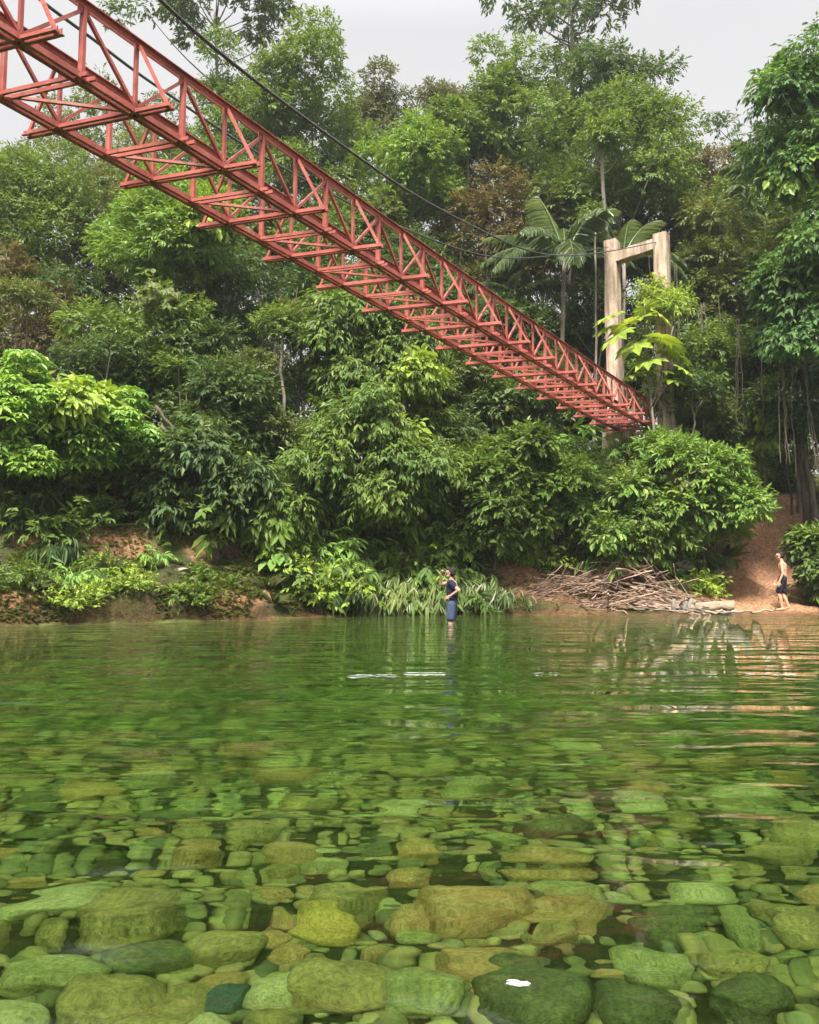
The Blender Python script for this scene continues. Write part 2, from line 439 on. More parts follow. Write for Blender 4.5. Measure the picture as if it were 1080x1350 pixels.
for i, k in enumerate(ks):
    beam = (i % 2 == 0)                                # whole k = floor beam station
    for side in (0, 1):
        a, b_ = bpt(k, side, 0), bpt(k, side, 1)
        mb = MB()
        wd_ = .048 if beam else .085
        mb.box_between(a + up3 * .02, b_ - up3 * .02, .045, wd_, n3)
        q = b_ if not beam else a                      # gusset plate at the node where diagonals meet
        mb.box_between(q - d3 * .08 - up3 * (.06 if not beam else -.06), q + d3 * .08 - up3 * (.06 if not beam else -.06), .016, .1)
        bpart('post', mb)
        if i + 1 < len(ks):
            lo, hi = (k, ks[i + 1]) if beam else (ks[i + 1], k)
            mb = MB(); mb.box_between(bpt(lo, side, .05), bpt(hi, side, .95), .04, .048, n3); bpart('diagonal', mb)
        if beam:
            e = -.42 if side == 0 else 1.42
            mb = MB(); mb.box_between(bpt(k, e, -.02), bpt(k, side + (-.04 if side == 0 else .04), 0.96), .034, .042); bpart('outrigger_brace', mb)
    if beam:
        mb = MB()
        for off in (-.026, .026):
            mb.box_between(bpt(k, -.46, -.01) + d3 * off, bpt(k, 1.46, -.01) + d3 * off, .013, .07)
            mb.box_between(bpt(k, -.46, -.042) + d3 * off * 1.7, bpt(k, 1.46, -.042) + d3 * off * 1.7, .042, .012)
        bpart('floor_beam', mb)
        if i + 1 < len(ks):
            mb = MB(); mb.box_between(bpt(k + .5, 1, -.0), bpt(k + 1 if k + 1 <= K1 else k + .5, 0, -.0), .04, .034); bpart('lateral_brace', mb)
    else:
        mb = MB()
        for off in (-.055, .055):
            mb.box_between(bpt(k, -.13, -.004) + d3 * off, bpt(k, 1.02, -.004) + d3 * off, .034, .05)
        bpart('cross_beam', mb)

# ------------------------------------------------------------------ concrete portal and cables
pl, pr = at(812, 560, 30.9), at(878.5, 540, 29.4)
zl, zr = at(812, 318, 30.9).z, at(878, 309, 29.4).z
base_l = at(812, 575, 30.9).z
portal = empty('concrete_portal', (pl.x, pl.y, base_l), label='weathered concrete portal of two posts and lintel at the far bridge end', cat='portal')
ang = math.atan2(pr.y - pl.y, pr.x - pl.x)
def slab(name, c, sz, rz, mat=M['concrete'], bev=.025, jit=.012):
    bm = bmesh.new(); bmesh.ops.create_cube(bm, size=1)
    bmesh.ops.scale(bm, vec=sz, verts=bm.verts)
    bmesh.ops.bevel(bm, geom=bm.edges[:], offset=bev, segments=2, affect='EDGES')
    bmesh.ops.subdivide_edges(bm, edges=[e for e in bm.edges if e.calc_length() > .4], cuts=6, use_grid_fill=True)
    for v in bm.verts: v.co += Vector([random.uniform(-jit, jit) for _ in range(3)])
    bmesh.ops.rotate(bm, cent=(0, 0, 0), matrix=Matrix.Rotation(rz, 3, 'Z'), verts=bm.verts)
    bmesh.ops.translate(bm, vec=Vector(c) - portal.location, verts=bm.verts)
    me = bpy.data.meshes.new(name); bm.to_mesh(me); bm.free()
    return link(name, me, mat, portal)
PW = .5
rz_p = ang + R(12)
slab('column', (pl.x, pl.y, (zl + base_l) / 2), (PW, PW, zl - base_l), rz_p)
zb = gz(pr.x, pr.y) - .5
slab('column', (pr.x, pr.y, (zr + zb) / 2), (PW * .98, PW, zr - zb), rz_p)
mid = (pl + pr) / 2; span = math.hypot(pr.x - pl.x, pr.y - pl.y) - PW * .86
lz = (at(812, 337, 30.9).z + at(878, 326, 29.4).z) / 2
slab('lintel', (mid.x, mid.y, lz), (span, .4, .44), ang)
slab('footing', (pl.x + .12, pl.y - .1, base_l - .55), (1.1, .9, 1.3), rz_p, jit=.02)
mb = MB()
for dx_, dy_ in ((-.14, -.14), (.14, -.14), (.14, .14), (-.14, .14)):
    for p_, z_ in ((pl, zl), (pr, zr)):
        q = np.array([p_.x + dx_, p_.y + dy_, z_]) - np.array(portal.location)
        mb.tube([q - up3 * .05, q + up3 * (.12 + .1 * random.random()) + np.array([random.uniform(-.04, .04), 0, 0])], .012, 5)
mb.build('rebar', M['cable'], portal)

def cable(name, pts, label, rad=.032):
    P = np.array([tuple(p) for p in pts])
    t = np.linspace(0, 1, len(P)); T = np.linspace(0, 1, 90)
    Q = np.stack([np.interp(T, t, P[:, i]) for i in range(3)], 1)
    for _ in range(30): Q[1:-1] = .25 * Q[:-2] + .5 * Q[1:-1] + .25 * Q[2:]
    mb = MB(); mb.tube(Q, rad * np.linspace(1., .55, 90), 6); o = mb.build(name, M['cable'], None, True)
    return tag(o, label, 'cable', 'suspension cables')
def cab_pts(pix, side):
    """points of a cable that hangs in the vertical plane beside one chord of the bridge"""
    out = []
    q0 = bpt(0, side, 0)
    for px, py in pix:
        # intersect the pixel's ray with that vertical plane
        r = at(px, py, 10.0) - Vector((0, 0, EYE))
        nx_, ny_ = bn
        s = (q0[0] * nx_ + q0[1] * ny_) / (r.x * nx_ + r.y * ny_)
        out.append(Vector((0, 0, EYE)) + r * s)
    return out
cr = cab_pts([(205, 0), (310, 87), (400, 155), (480, 212), (540, 256), (640, 307), (690, 331), (750, 344), (800, 341)], -.12)
ext = [cr[0] + (cr[0] - cr[1]) * s + Vector((0, 0, 1)) * s * s * .25 for s in (3.5, 2.4, 1.2)]
topr = Vector((pr.x - .26, pr.y - .12, zr - .35))
cable('suspension_cable', ext + cr[:-1] + [topr], 'dark steel cable sagging above the bridge to the right-hand concrete post')
cl_ = cab_pts([(47, 0), (120, 47), (170, 90), (225, 125), (280, 165), (340, 203), (450, 265), (560, 314), (615, 332), (675, 349), (740, 350)], 1.1)
ext = [cl_[0] + (cl_[0] - cl_[1]) * s + Vector((0, 0, 1)) * s * s * .2 for s in (2.4, 1.2)]
cable('suspension_cable', ext + cl_[:-1] + [Vector((pl.x - .2, pl.y - .28, zl - .35))], 'dark steel cable running behind the bridge rail to the left-hand concrete post', .026)

# ------------------------------------------------------------------ foliage
def unit(a): return a / (np.linalg.norm(a, axis=-1, keepdims=True) + 1e-9)
def rdir(rng, n): return unit(rng.normal(size=(n, 3)))

def leaf_faces(pos, axis, nrm, L, Wd, shape=4, bend=.18):
    """leaf blades folded along the midrib. returns verts, faces (all quads for shape 6, tris for shape 4)"""
    axis = unit(axis); side = unit(np.cross(nrm, axis)); nrm = np.cross(axis, side)
    n = len(pos); L = np.broadcast_to(L, (n,))[:, None]; Wd = np.broadcast_to(Wd, (n,))[:, None]
    fold = .22
    if shape == 4:
        v = np.stack([pos, pos + axis * L * .42 + side * Wd + nrm * Wd * fold, pos + axis * L - nrm * L * bend, pos + axis * L * .42 - side * Wd + nrm * Wd * fold], 1).reshape(-1, 3)
        b = np.arange(n)[:, None] * 4
        f = np.concatenate([b + [0, 2, 1], b + [0, 3, 2]])
    else:
        mid_ = pos + axis * L * .5 + nrm * L * bend * .3
        v = np.stack([pos, pos + axis * L * .22 + side * Wd * .8 + nrm * Wd * fold, pos + axis * L * .62 + side * Wd * .85 + nrm * (Wd * fold - L * bend * .25),
                      pos + axis * L - nrm * L * bend,
                      pos + axis * L * .62 - side * Wd * .85 + nrm * (Wd * fold - L * bend * .25), pos + axis * L * .22 - side * Wd * .8 + nrm * Wd * fold], 1).reshape(-1, 3)
        b = np.arange(n)[:, None] * 6
        f = np.concatenate([b + [0, 3, 2, 1], b + [0, 5, 4, 3]])
    return v, f

def sprays(rng, base, outd, n_per, L, W, twig=.5, droop=.35, shape=4, palmate=False, flat=.8):
    """twigs of leaves: base points (m,3), outward directions (m,3)"""
    m = len(base)
    td = unit(outd * 1.0 + rng.normal(size=(m, 3)) * .45 + np.array([0, 0, .1 - droop]))
    tn = unit(np.array([0, 0, 1.]) * flat + outd * .5 + rng.normal(size=(m, 3)) * .35)
    P, A, Nn = [], [], []
    for j in range(n_per):
        if palmate:
            q = 2 * math.pi * j / n_per
            sd_ = unit(np.cross(tn, td)); fw = np.cross(sd_, tn)
            a = math.cos(q) * fw + math.sin(q) * sd_ - tn * .25
            P.append(base + td * twig * .5 + a * .02); A.append(a); Nn.append(tn + rng.normal(size=(m, 3)) * .12)
        else:
            t = (j + .7) / n_per
            sd_ = unit(np.cross(tn, td)) * (1 if j % 2 else -1)
            a = td * .7 + sd_ * .75 * (1.1 - .6 * t) + np.array([0, 0, -droop * .6]) + rng.normal(size=(m, 3)) * .18
            P.append(base + td * twig * t); A.append(a); Nn.append(tn + rng.normal(size=(m, 3)) * .3)
    P, A, Nn = np.concatenate(P), np.concatenate(A), np.concatenate(Nn)
    k = rng.uniform(.5, 1.45, len(P))
    return leaf_faces(P, A, unit(Nn), L * k, W * k * .5, shape)

def clumps_in(rng, rx, ry, rz, n, rmin, rmax, top=.0):
    """clump centres and radii spread through an ellipsoid, more near its skin"""
    d = rdir(rng, n * 3); d = d[d[:, 2] > -.75 + top][:n]
    r = rng.uniform(.35, .85, len(d)) ** .7
    c = d * r[:, None] * np.array([rx, ry, rz]) * rng.uniform(.72, 1.3, (len(d), 1))
    return c, rng.uniform(rmin, rmax, len(d)) * min(rx, rz)

def clump_sprays(rng, cc, cr_, n, flat_=.75, low=-.45):
    wgt = cr_ ** 2; wgt = wgt / wgt.sum()
    idx = rng.choice(len(cc), n, p=wgt)
    d = rdir(rng, n)
    flip = (d[:, 2] < low); d[flip, 2] *= -1
    r = rng.uniform(.3, 1., n) ** .5
    return cc[idx] + d * (r * cr_[idx])[:, None] * np.array([1, 1, flat_]), unit(d + (cc[idx] / (np.linalg.norm(cc[idx], axis=1, keepdims=True) + .3)) * .35)

def trunk_mesh(rng, base, top, r0, r1, limbs=(), wob=.25, n=8):
    base, top = np.array(base, float), np.array(top, float)
    T = np.linspace(0, 1, 9)[:, None]
    pts = base + (top - base) * T
    w_ = np.cumsum(rng.normal(size=(9, 3)) * wob * .25, 0); w_[:, 2] = 0; w_ -= T * w_[-1]
    w_[0] = 0
    pts = pts + w_
    mb = MB(); mb.tube(pts, np.linspace(r0, r1, 9), n)
    H = top[2] - base[2]
    for c in limbs:
        c = np.array(c, float)
        hd_ = math.hypot(c[0] - base[0] - (top[0] - base[0]) * .9, c[1] - base[1] - (top[1] - base[1]) * .9)
        k = np.clip((c[2] - base[2] - .8 * hd_ - .2) / (H + 1e-6), .15, .97)
        s = np.array([np.interp(k, T[:, 0], pts[:, i]) for i in range(3)])
        mdl = s * .5 + c * .5 + np.array([0, 0, -.12 * np.linalg.norm(c - s)]) + rng.normal(size=3) * .12
        rr = r0 + (r1 - r0) * k
        q = np.linspace(0, 1, 6)[:, None]
        cur = (1 - q) ** 2 * s + 2 * q * (1 - q) * mdl + q * q * c
        mb.tube(cur, np.linspace(rr * .55, max(rr * .13, .012), 6), 5)
    return mb

def tree(name, crown, Y, base_px, mat, label, cat='tree', n=2500, per=7, L=.2, W=.07, nclump=26, cr_=(.22, .42), tr=(.16, .06), bark='bark',
         seed=0, depth=.9, twig=.5, droop=.35, shape=4, palmate=False, group=None, limbs=10, dig=.2, low=-.45, extra=None, trunk_top=None, wob=.25, top=0., flat=.8):
    """crown = photo box (x0, y0, x1, y1) at distance Y; base_px = where the trunk meets the ground across the picture"""
    rng = np.random.default_rng(seed + 100)
    x0, y0, x1, y1 = crown
    a, b_ = at(x0, y0, Y), at(x1, y1, Y)
    cen = np.array([(a.x + b_.x) / 2, Y, (a.z + b_.z) / 2]); rx, rz = abs(b_.x - a.x) / 2, abs(a.z - b_.z) / 2
    bx = at(base_px, 700, Y).x
    bz = gz(bx, Y) - dig
    root = empty(name, (bx, Y, bz), label=label, cat=cat, group=group)
    off = cen - np.array([bx, Y, bz])
    ry = min(rx, max(rx, rz)) * depth
    cc, cq = clumps_in(rng, rx, ry, rz, nclump, *cr_, top=top)
    base, od = clump_sprays(rng, cc, cq, n, low=low)
    v, f = sprays(rng, base, od, per, L, W, twig, droop, shape, palmate, flat)
    crown_o = link('crown', np_mesh('crown', v + off, f), M[mat], root)
    if Y < 30 and n > 1200:
        j = rng.choice(len(cc), 4, replace=False)
        b2, o2 = clump_sprays(rng, cc[j] * 1.12, cq[j] * .8, int(n * .09), low=-.9)
        v2, f2 = sprays(rng, b2, o2, 6, L * 1.35, W * 1.9, .45, .8, 6)
        link('creeper', np_mesh('creeper', v2 + off, f2), M[('lime', 'olive', 'fresh', 'dark')[seed % 4]], root)
    order = np.argsort(-cq)[:limbs]
    tt = off + np.array([0, 0, -rz * .1]) if trunk_top is None else np.array(trunk_top)
    tm = trunk_mesh(rng, (0, 0, 0), tt, tr[0], tr[1], [cc[i] + off for i in order], wob)
    if Y < 30 and n > 1200:                                   # dead twigs poking out of the crown
        for q in rng.choice(len(cc), 9):
            dd = unit(cc[q] + rng.normal(size=3) * .6); s_ = cc[q] + off; L2 = cq[q] * rng.uniform(1.0, 1.5)
            e1 = s_ + dd * L2 * .6 + rng.normal(size=3) * .06; e2 = s_ + dd * L2 + rng.normal(size=3) * .14
            tm.tube([off + cc[q] * .3, s_, e1, e2], [.02, .016, .011, .004], 4)
            tm.tube([e1, e1 + rng.normal(size=3) * .25], [.008, .003], 4)
    tm.build('trunk', M[bark], root, True)
    return root
# ---- far wood: one mass closing the view between the near trees
def far_wood():
    rng = np.random.default_rng(5)
    sx = [-300, 60, 170, 200, 330, 480, 560, 640, 700, 860, 900, 1010, 1080, 1400]
    sy = [230, 215, 205, 190, 150, 190, 200, 150, 120, 150, 205, 215, 150, 120]
    P, O = [], []
    for _ in range(620):
        px = rng.uniform(-250, 1330); Y = rng.uniform(44, 56)
        top_ = np.interp(px, sx, sy) + 25 * vnoise(px * .03, 2.)
        py = rng.uniform(top_ + 25, 640)
        if py > 430 and 300 < px < 460 and rng.random() < .75: continue
        if py > 380 and rng.random() < .35: continue
        c = np.array(at(px, py, Y)); r = rng.uniform(.7, 1.5)
        d = rdir(rng, 22); d[:, 2] = np.abs(d[:, 2]) * .9 - .25
        P.append(c + d * r * rng.uniform(.4, 1, (22, 1)) * [1, 1, .75]); O.append(d)
    v, f = sprays(rng, np.concatenate(P), np.concatenate(O), 6, .32, .13, .6)
    o = link('distant_woodland', np_mesh('distant_woodland', v, f), M['far'])
    tag(o, 'hazy olive green woodland closing the view behind the riverside trees', 'woodland', kind='stuff')
far_wood()

# ---- skyline and riverside trees, far to near
tree('airy_tree', (160, -70, 410, 88), 41, 315, 'dark', 'tall sparse tree with open lacy crown against the sky at upper left', n=900, per=8, L=.26, W=.11, nclump=26, cr_=(.1, .26), tr=(.2, .07), seed=1, limbs=22, depth=.6)
tree('round_crowned_tree', (335, 36, 492, 330), 38, 420, 'mid', 'tall tree with dense rounded bright crown standing above the suspension cable', n=3800, L=.2, W=.085, nclump=34, cr_=(.28, .46), seed=2)
tree('leafy_tree', (235, 85, 375, 290), 40, 290, 'mid', 'leafy tree standing behind the bridge, left of the rounded crown and under the lacy crown', n=2300, L=.2, W=.085, nclump=22, seed=3)
tree('forest_tree', (-70, 168, 120, 440), 33, 20, 'mid', 'dense green tree below the near end of the bridge at the left edge', n=3600, L=.17, W=.075, nclump=34, cr_=(.25, .42), seed=4)
tree('forest_tree', (95, 185, 270, 430), 35, 190, 'olive', 'olive green tree just below the bridge, beside the dense left edge tree', n=3000, L=.17, W=.075, nclump=30, seed=5)
tree('forest_tree', (-40, 335, 110, 560), 30, 40, 'brown', 'brownish thinning tree in shade above the bright palmate bush', n=1500, L=.18, W=.07, nclump=18, seed=6)
tree('forest_tree', (465, 145, 610, 330), 37, 545, 'fresh', 'yellow green tree behind the suspension cable, right of the rounded crown', n=2500, L=.2, W=.085, nclump=24, seed=7)
tree('forest_tree', (380, 250, 520, 450), 36, 450, 'mid', 'mid green tree seen through the middle of the bridge truss', n=2400, L=.19, W=.08, nclump=24, seed=8)
tree('sparse_topped_tree', (630, -95, 880, 78), 43, 760, 'dark', 'tallest tree, with sparse feathery top against the sky right of centre', n=1050, per=8, L=.27, W=.11, nclump=24, cr_=(.12, .28), tr=(.26, .08), seed=9, limbs=20, depth=.6)
tree('forest_tree', (575, 55, 730, 300), 39, 610, 'mid', 'tall tree with layered crown at centre under the sparse feathery top', n=3400, L=.19, W=.085, nclump=32, cr_=(.22, .4), seed=10, bark='pale_bark', tr=(.26, .1))
tree('forest_tree', (700, 60, 895, 230), 40, 790, 'dark', 'dark spreading tree with ragged outline against the sky, right of centre', n=2300, L=.2, W=.09, nclump=28, cr_=(.16, .36), seed=11, bark='pale_bark', tr=(.22, .09))
tree('round_crowned_tree', (715, 135, 925, 320), 36, 812, 'mid', 'broad domed tree directly above the concrete portal', n=4200, L=.18, W=.08, nclump=36, cr_=(.26, .42), seed=12, bark='pale_bark', tr=(.2, .09))
tree('forest_tree', (570, 240, 720, 430), 36, 630, 'brown', 'dull brownish tree between the two pale trunks and the portal', n=1900, L=.18, W=.08, nclump=24, seed=13)
tree('forest_tree', (690, 225, 830, 345), 37, 735, 'olive', 'dull olive tree behind the big palm left of the portal', n=1900, L=.18, W=.08, nclump=22, seed=14)
tree('red_tinged_tree', (875, 175, 1005, 345), 42, 940, 'brown', 'reddish brown tinged tree on the skyline right of the portal', n=2300, L=.22, W=.1, nclump=24, seed=15)
tree('thin_topped_tree', (925, 150, 1030, 215), 47, 985, 'dark', 'thin wispy treetop on the skyline near the right edge', n=220, per=7, L=.26, W=.1, nclump=12, cr_=(.2, .5), seed=16, limbs=10)
tree('forest_tree', (885, 300, 1030, 520), 33, 960, 'olive', 'olive tree hung with vines between the portal and the right edge', n=2600, L=.17, W=.075, nclump=26, seed=17)
tree('broadleaf_tree', (1005, 70, 1190, 300), 25.5, 1140, 'blue', 'dense bluish green tree leaning in at the right edge', n=3400, L=.2, W=.09, nclump=34, cr_=(.26, .42), seed=18, droop=.6)
tree('broadleaf_tree', (1012, 270, 1180, 480), 24.8, 1150, 'blue', 'lower bluish green tree hanging over the shade at the right edge', n=2900, L=.2, W=.09, nclump=28, cr_=(.26, .42), seed=19, droop=.7)
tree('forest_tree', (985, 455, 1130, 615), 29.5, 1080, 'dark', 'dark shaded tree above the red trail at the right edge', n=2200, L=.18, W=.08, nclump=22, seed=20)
tree('forest_tree', (870, 430, 1000, 600), 31.5, 930, 'mid', 'leafy tree standing just right of the portal post', n=1900, L=.18, W=.08, nclump=20, seed=21)
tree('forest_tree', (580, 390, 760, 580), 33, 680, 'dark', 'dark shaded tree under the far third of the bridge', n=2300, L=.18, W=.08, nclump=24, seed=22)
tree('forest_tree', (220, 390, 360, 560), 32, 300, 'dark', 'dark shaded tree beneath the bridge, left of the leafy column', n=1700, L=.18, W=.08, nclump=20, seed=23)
tree('vine_draped_tree', (150, 225, 310, 430), 29, 225, 'fresh', 'vine draped tree below the bridge, upper part in bright leaf', n=2600, L=.19, W=.085, nclump=26, cr_=(.24, .42), seed=24)
tree('vine_draped_tree', (110, 370, 270, 600), 26.5, 190, 'mid', 'leafy vine draped tree rising behind the bright palmate bush', n=2700, L=.19, W=.085, nclump=28, cr_=(.24, .42), seed=25)
tree('vine_draped_tree', (215, 480, 350, 640), 24.8, 285, 'dark', 'dark green shrubby tree beside the bright palmate bush, above bare branches', n=1900, L=.17, W=.075, nclump=22, seed=26)
tree('leafy_column_tree', (400, 375, 560, 560), 27.2, 480, 'mid', 'upper half of leafy drooping tree under the middle of the bridge', n=4200, L=.19, W=.07, nclump=34, cr_=(.2, .4), seed=27, droop=.8, shape=6)
tree('leafy_column_tree', (370, 500, 595, 745), 25.6, 470, 'mid', 'wide drooping shrubby tree above the bank, left of the man in the water', n=6000, L=.19, W=.07, nclump=52, cr_=(.16, .34), seed=28, droop=.8, shape=6)
tree('leafy_shrub', (545, 470, 660, 640), 28.5, 600, 'dark', 'dark leafy shrub below the bridge between the drooping tree and big leaved thicket', n=2400, L=.18, W=.08, nclump=24, cr_=(.2,.4), seed=29, tr=(.08, .03))
tree('leafy_shrub', (585, 560, 720, 765), 26.2, 650, 'mid', 'green thicket shrub on the bank behind the man in the water', 'shrub', n=3200, L=.19, W=.09, nclump=30, cr_=(.18, .36), seed=30, tr=(.07, .03), shape=6)
tree('leafy_shrub', (670, 588, 790, 745), 26.8, 745, 'fresh', 'bright green thicket shrub below the far end of the bridge', 'shrub', n=3200, L=.19, W=.085, nclump=30, cr_=(.18, .36), seed=31, tr=(.07, .03), shape=6)
tree('leafy_shrub', (838, 578, 945, 715), 27.4, 870, 'fresh', 'bright bushy shrub mound at the foot of the right portal post', 'shrub', n=3800, L=.2, W=.075, nclump=36, cr_=(.18, .36), seed=32, tr=(.07, .03), shape=6)
tree('leafy_shrub', (850, 592, 985, 725), 26.6, 930, 'fresh', 'large rounded shrub between the driftwood heap and red trail', 'shrub', n=4800, L=.19, W=.075, nclump=46, cr_=(.16, .34), seed=33, tr=(.07, .03), shape=6)
tree('leafy_shrub', (750, 620, 885, 755), 26.6, 820, 'mid', 'dark leaved shrub on the bank right above the driftwood heap', 'shrub', n=2600, L=.19, W=.075, nclump=28, cr_=(.18, .36), seed=34, tr=(.06, .03), shape=6)
tree('leafy_shrub', (1060, 700, 1160, 780), 25.6, 1115, 'mid', 'green shrub at the right edge behind the bare backed person', 'shrub', n=2400, L=.2, W=.08, nclump=24, seed=35, tr=(.06, .03), shape=6)
tree('palmate_bush', (-60, 485, 205, 672), 21.8, 55, 'bright', 'big bright bush of palmate leaves overhanging the left bank', 'bush', n=7500, per=6, L=.2, W=.075, nclump=95, cr_=(.15, .27), seed=36, palmate=True, twig=.35, shape=6, tr=(.12, .05), top=.15, limbs=16, flat=1.5)
tree('hanging_shrub', (200, 560, 330, 722), 22.8, 285, 'dark', 'dark shrub with bare twisted branches hanging over the bank beside the palmate bush', 'shrub', n=1100, L=.22, W=.09, nclump=18, cr_=(.16, .36), seed=37, droop=.7, limbs=14, tr=(.1, .03))
tree('hanging_shrub', (300, 590, 420, 745), 23.8, 360, 'mid', 'shadowed shrub hanging over the bank left of the drooping tree', 'shrub', n=1300, L=.24, W=.08, nclump=18, seed=38, droop=.7, tr=(.07, .03))
tree('hanging_shrub', (-60, 590, 75, 735), 21.6, -20, 'dark', 'dark fine leaved shrub under the palmate bush at the left edge', 'shrub', n=1300, L=.22, W=.05, nclump=18, seed=39, droop=.9, tr=(.07, .03))


for i, (box, Y, mt, lab) in enumerate([
    ((60, 130, 250, 330), 41, 'olive', 'dull green tree filling the gap behind the near part of the bridge'),
    ((200, 200, 340, 380), 36, 'mid', 'mid green tree seen through the near half of the truss'),
    ((300, 270, 420, 430), 38, 'olive', 'olive tree behind the second quarter of the bridge'),
    ((440, 110, 560, 240), 43, 'far', 'pale distant tree on the skyline between the rounded crown and the centre'),
    ((520, 190, 640, 330), 41, 'olive', 'olive tree just left of the pale trunk pair'),
    ((640, 130, 760, 290), 42, 'mid', 'fresh green tree behind the pale trunk pair, below the tall layered crown'),
    ((760, 250, 880, 400), 39, 'dark', 'dark tree filling the portal opening'),
    ((860, 260, 960, 400), 38, 'olive', 'olive tree immediately right of the portal top'),
    ((930, 220, 1060, 360), 37, 'mid', 'mid green tree between the red tinged tree and the right edge'),
    ((-60, 260, 60, 420), 36, 'olive', 'olive tree behind the dense left edge tree'),
    ((440, 360, 620, 520), 34, 'dark', 'dark tree under the middle of the bridge, behind the drooping tree'),
    ((560, 100, 640, 230), 44, 'far', 'pale grey green treetop left of the tall layered crown')]):
    tree('forest_tree', box, Y, (box[0] + box[2]) / 2, mt, lab, n=2300, L=.19, W=.085, nclump=30, cr_=(.18, .38), seed=800 + i)

# ---- undergrowth shrubs closing the forest floor
FW = {'a': ('at the left end of the bank, behind the palmate bush', 'mid'), 'b': ('under the trees left of the drooping tree', 'dark'), 'c': ('under the middle of the bridge', 'dark'), 'd': ('behind the thicket below the far bridge end', 'mid'), 'e': ('among the trees right of the portal', 'fresh'), 'f': ('up the slope beside the upper red trail', 'mid')}
for i, (x0, y0, x1, y1, Y, k) in enumerate([(-60, 520, 60, 660, 27, 'a'), (40, 500, 160, 640, 28.5, 'a'), (140, 520, 240, 660, 26, 'a'), (120, 440, 230, 560, 32, 'a'), (-30, 420, 70, 540, 34, 'a'),
        (225, 530, 330, 660, 27.5, 'b'), (300, 500, 400, 640, 28.5, 'b'), (330, 550, 430, 690, 26, 'b'), (250, 440, 340, 540, 33, 'b'), (330, 480, 420, 570, 36, 'b'),
        (520, 420, 620, 560, 31, 'c'), (560, 500, 650, 620, 30, 'c'), (430, 330, 540, 450, 33, 'c'), (480, 300, 580, 420, 35, 'c'),
        (640, 500, 740, 600, 30, 'd'), (700, 480, 790, 590, 32.5, 'd'), (640, 400, 740, 500, 36, 'd'), (740, 400, 810, 520, 36, 'd'),
        (830, 430, 880, 560, 34, 'e'), (895, 500, 980, 640, 31, 'e'), (940, 420, 1040, 560, 33, 'e'), (880, 340, 960, 450, 35, 'e'), (930, 540, 1020, 650, 31.5, 'f'), (1090, 560, 1180, 640, 30, 'f'), (900, 600, 985, 690, 28.5, 'f'),
        (-80, 440, 10, 600, 29, 'a'), (640, 300, 740, 420, 37, 'd'), (1000, 380, 1090, 520, 31, 'f'), (990, 585, 1065, 665, 33.5, 'f'), (0, 590, 110, 680, 25.5, 'a'), (150, 580, 240, 670, 25, 'a'), (745, 515, 835, 600, 34.5, 'd')]):
    tx, mt = FW[k]
    tree('undergrowth_shrub', (x0, y0, x1, y1), Y, (x0 + x1) / 2, ('olive' if i % 4 == 3 else mt), 'leafy undergrowth shrub ' + tx, 'shrub', n=1300, L=.18, W=.075, nclump=18, cr_=(.22, .42), seed=400 + i, tr=(.05, .02), limbs=5, group='undergrowth shrubs ' + tx)
# ---- pale tall trunks standing clear of the leaves
for i, (px, Y, px1, ytop, r_, lab) in enumerate([(600, 36.6, 597, 185, .1, 'tall pale straight trunk, left of the pale pair behind the cable'), (613, 37.4, 617, 195, .09, 'tall pale straight trunk, right of the pale pair behind the cable'), (822, 33, 793, 200, .12, 'pale leaning trunk rising behind the left portal post'), (783, 31.5, 786, 285, .06, 'thin pale bare pole tree just left of the portal')]):
    rng = np.random.default_rng(700 + i); bx = at(px, 700, Y).x; bz = gz(bx, Y) - .2; t_ = at(px1, ytop, Y)
    root = empty('pale_trunked_tree', (bx, Y, bz), label=lab, cat='tree')
    off = np.array([t_.x - bx, 0, t_.z - bz])
    lim = [off * [1, 1, 1] + [rng.uniform(-1, 1), rng.uniform(-1, 1), rng.uniform(-.3, .9)] for _ in range(4)] if i < 3 else []
    trunk_mesh(rng, (0, 0, 0), off, r_, r_ * .6, lim, .15).build('trunk', M['pale_bark'], root, True)
    cc, cq = clumps_in(rng, 1.1, 1.1, .9, 8, .35, .6)
    b_, od = clump_sprays(rng, cc, cq, 420 if i < 3 else 60)
    v, f = sprays(rng, b_ * (1 if i < 3 else .5) + off + [0, 0, .5 if i < 3 else .1], od, 7, .19, .08)
    link('crown', np_mesh('crown', v, f), M['mid'], root)

# ---- palms
def frond_mesh(rng, length, droop, nl=46, ll=.8, lw=.036, vee=.5):
    T = np.linspace(0, 1, 14)
    x = length * (T - .12 * T ** 3); z = length * (.35 * T - droop * T ** 2.2)
    pts = np.stack([x, np.zeros(14), z], 1)
    mb = MB(); mb.tube(pts, np.linspace(.035, .008, 14), 5)
    t = np.linspace(.14, .99, nl)
    q = np.stack([np.interp(t, T, pts[:, i]) for i in range(3)], 1)
    d = unit(np.stack([np.interp(t, T, np.gradient(pts[:, i])) for i in range(3)], 1))
    prof = np.sin(np.clip(t * 1.02, 0, 1) * math.pi) ** .45 * .85 + .15
    V, Fc = [np.concatenate(mb.v)], [tuple(dict.fromkeys(a)) for a in np.concatenate(mb.f).tolist()]
    n0 = len(V[0])
    for s in (-1, 1):
        a = d * .55 + np.array([0, s * 1., -vee]) + rng.normal(size=(nl, 3)) * .07
        v, f = leaf_faces(q, a, np.broadcast_to(np.array([0, 0, 1.]), a.shape) + rng.normal(size=a.shape) * .15, ll * prof, lw * np.ones(nl), 6, .3)
        V.append(v); Fc += [tuple(r) for r in (f + n0).tolist()]; n0 += len(v)
    me = bpy.data.meshes.new('frond'); me.from_pydata(np.concatenate(V).tolist(), [], Fc); me.update()
    return me
_fr = [frond_mesh(np.random.default_rng(50 + i), ln, dr) for i, (ln, dr) in enumerate([(3.3, .35), (3.1, .55), (2.8, .8), (3.3, .15)])]
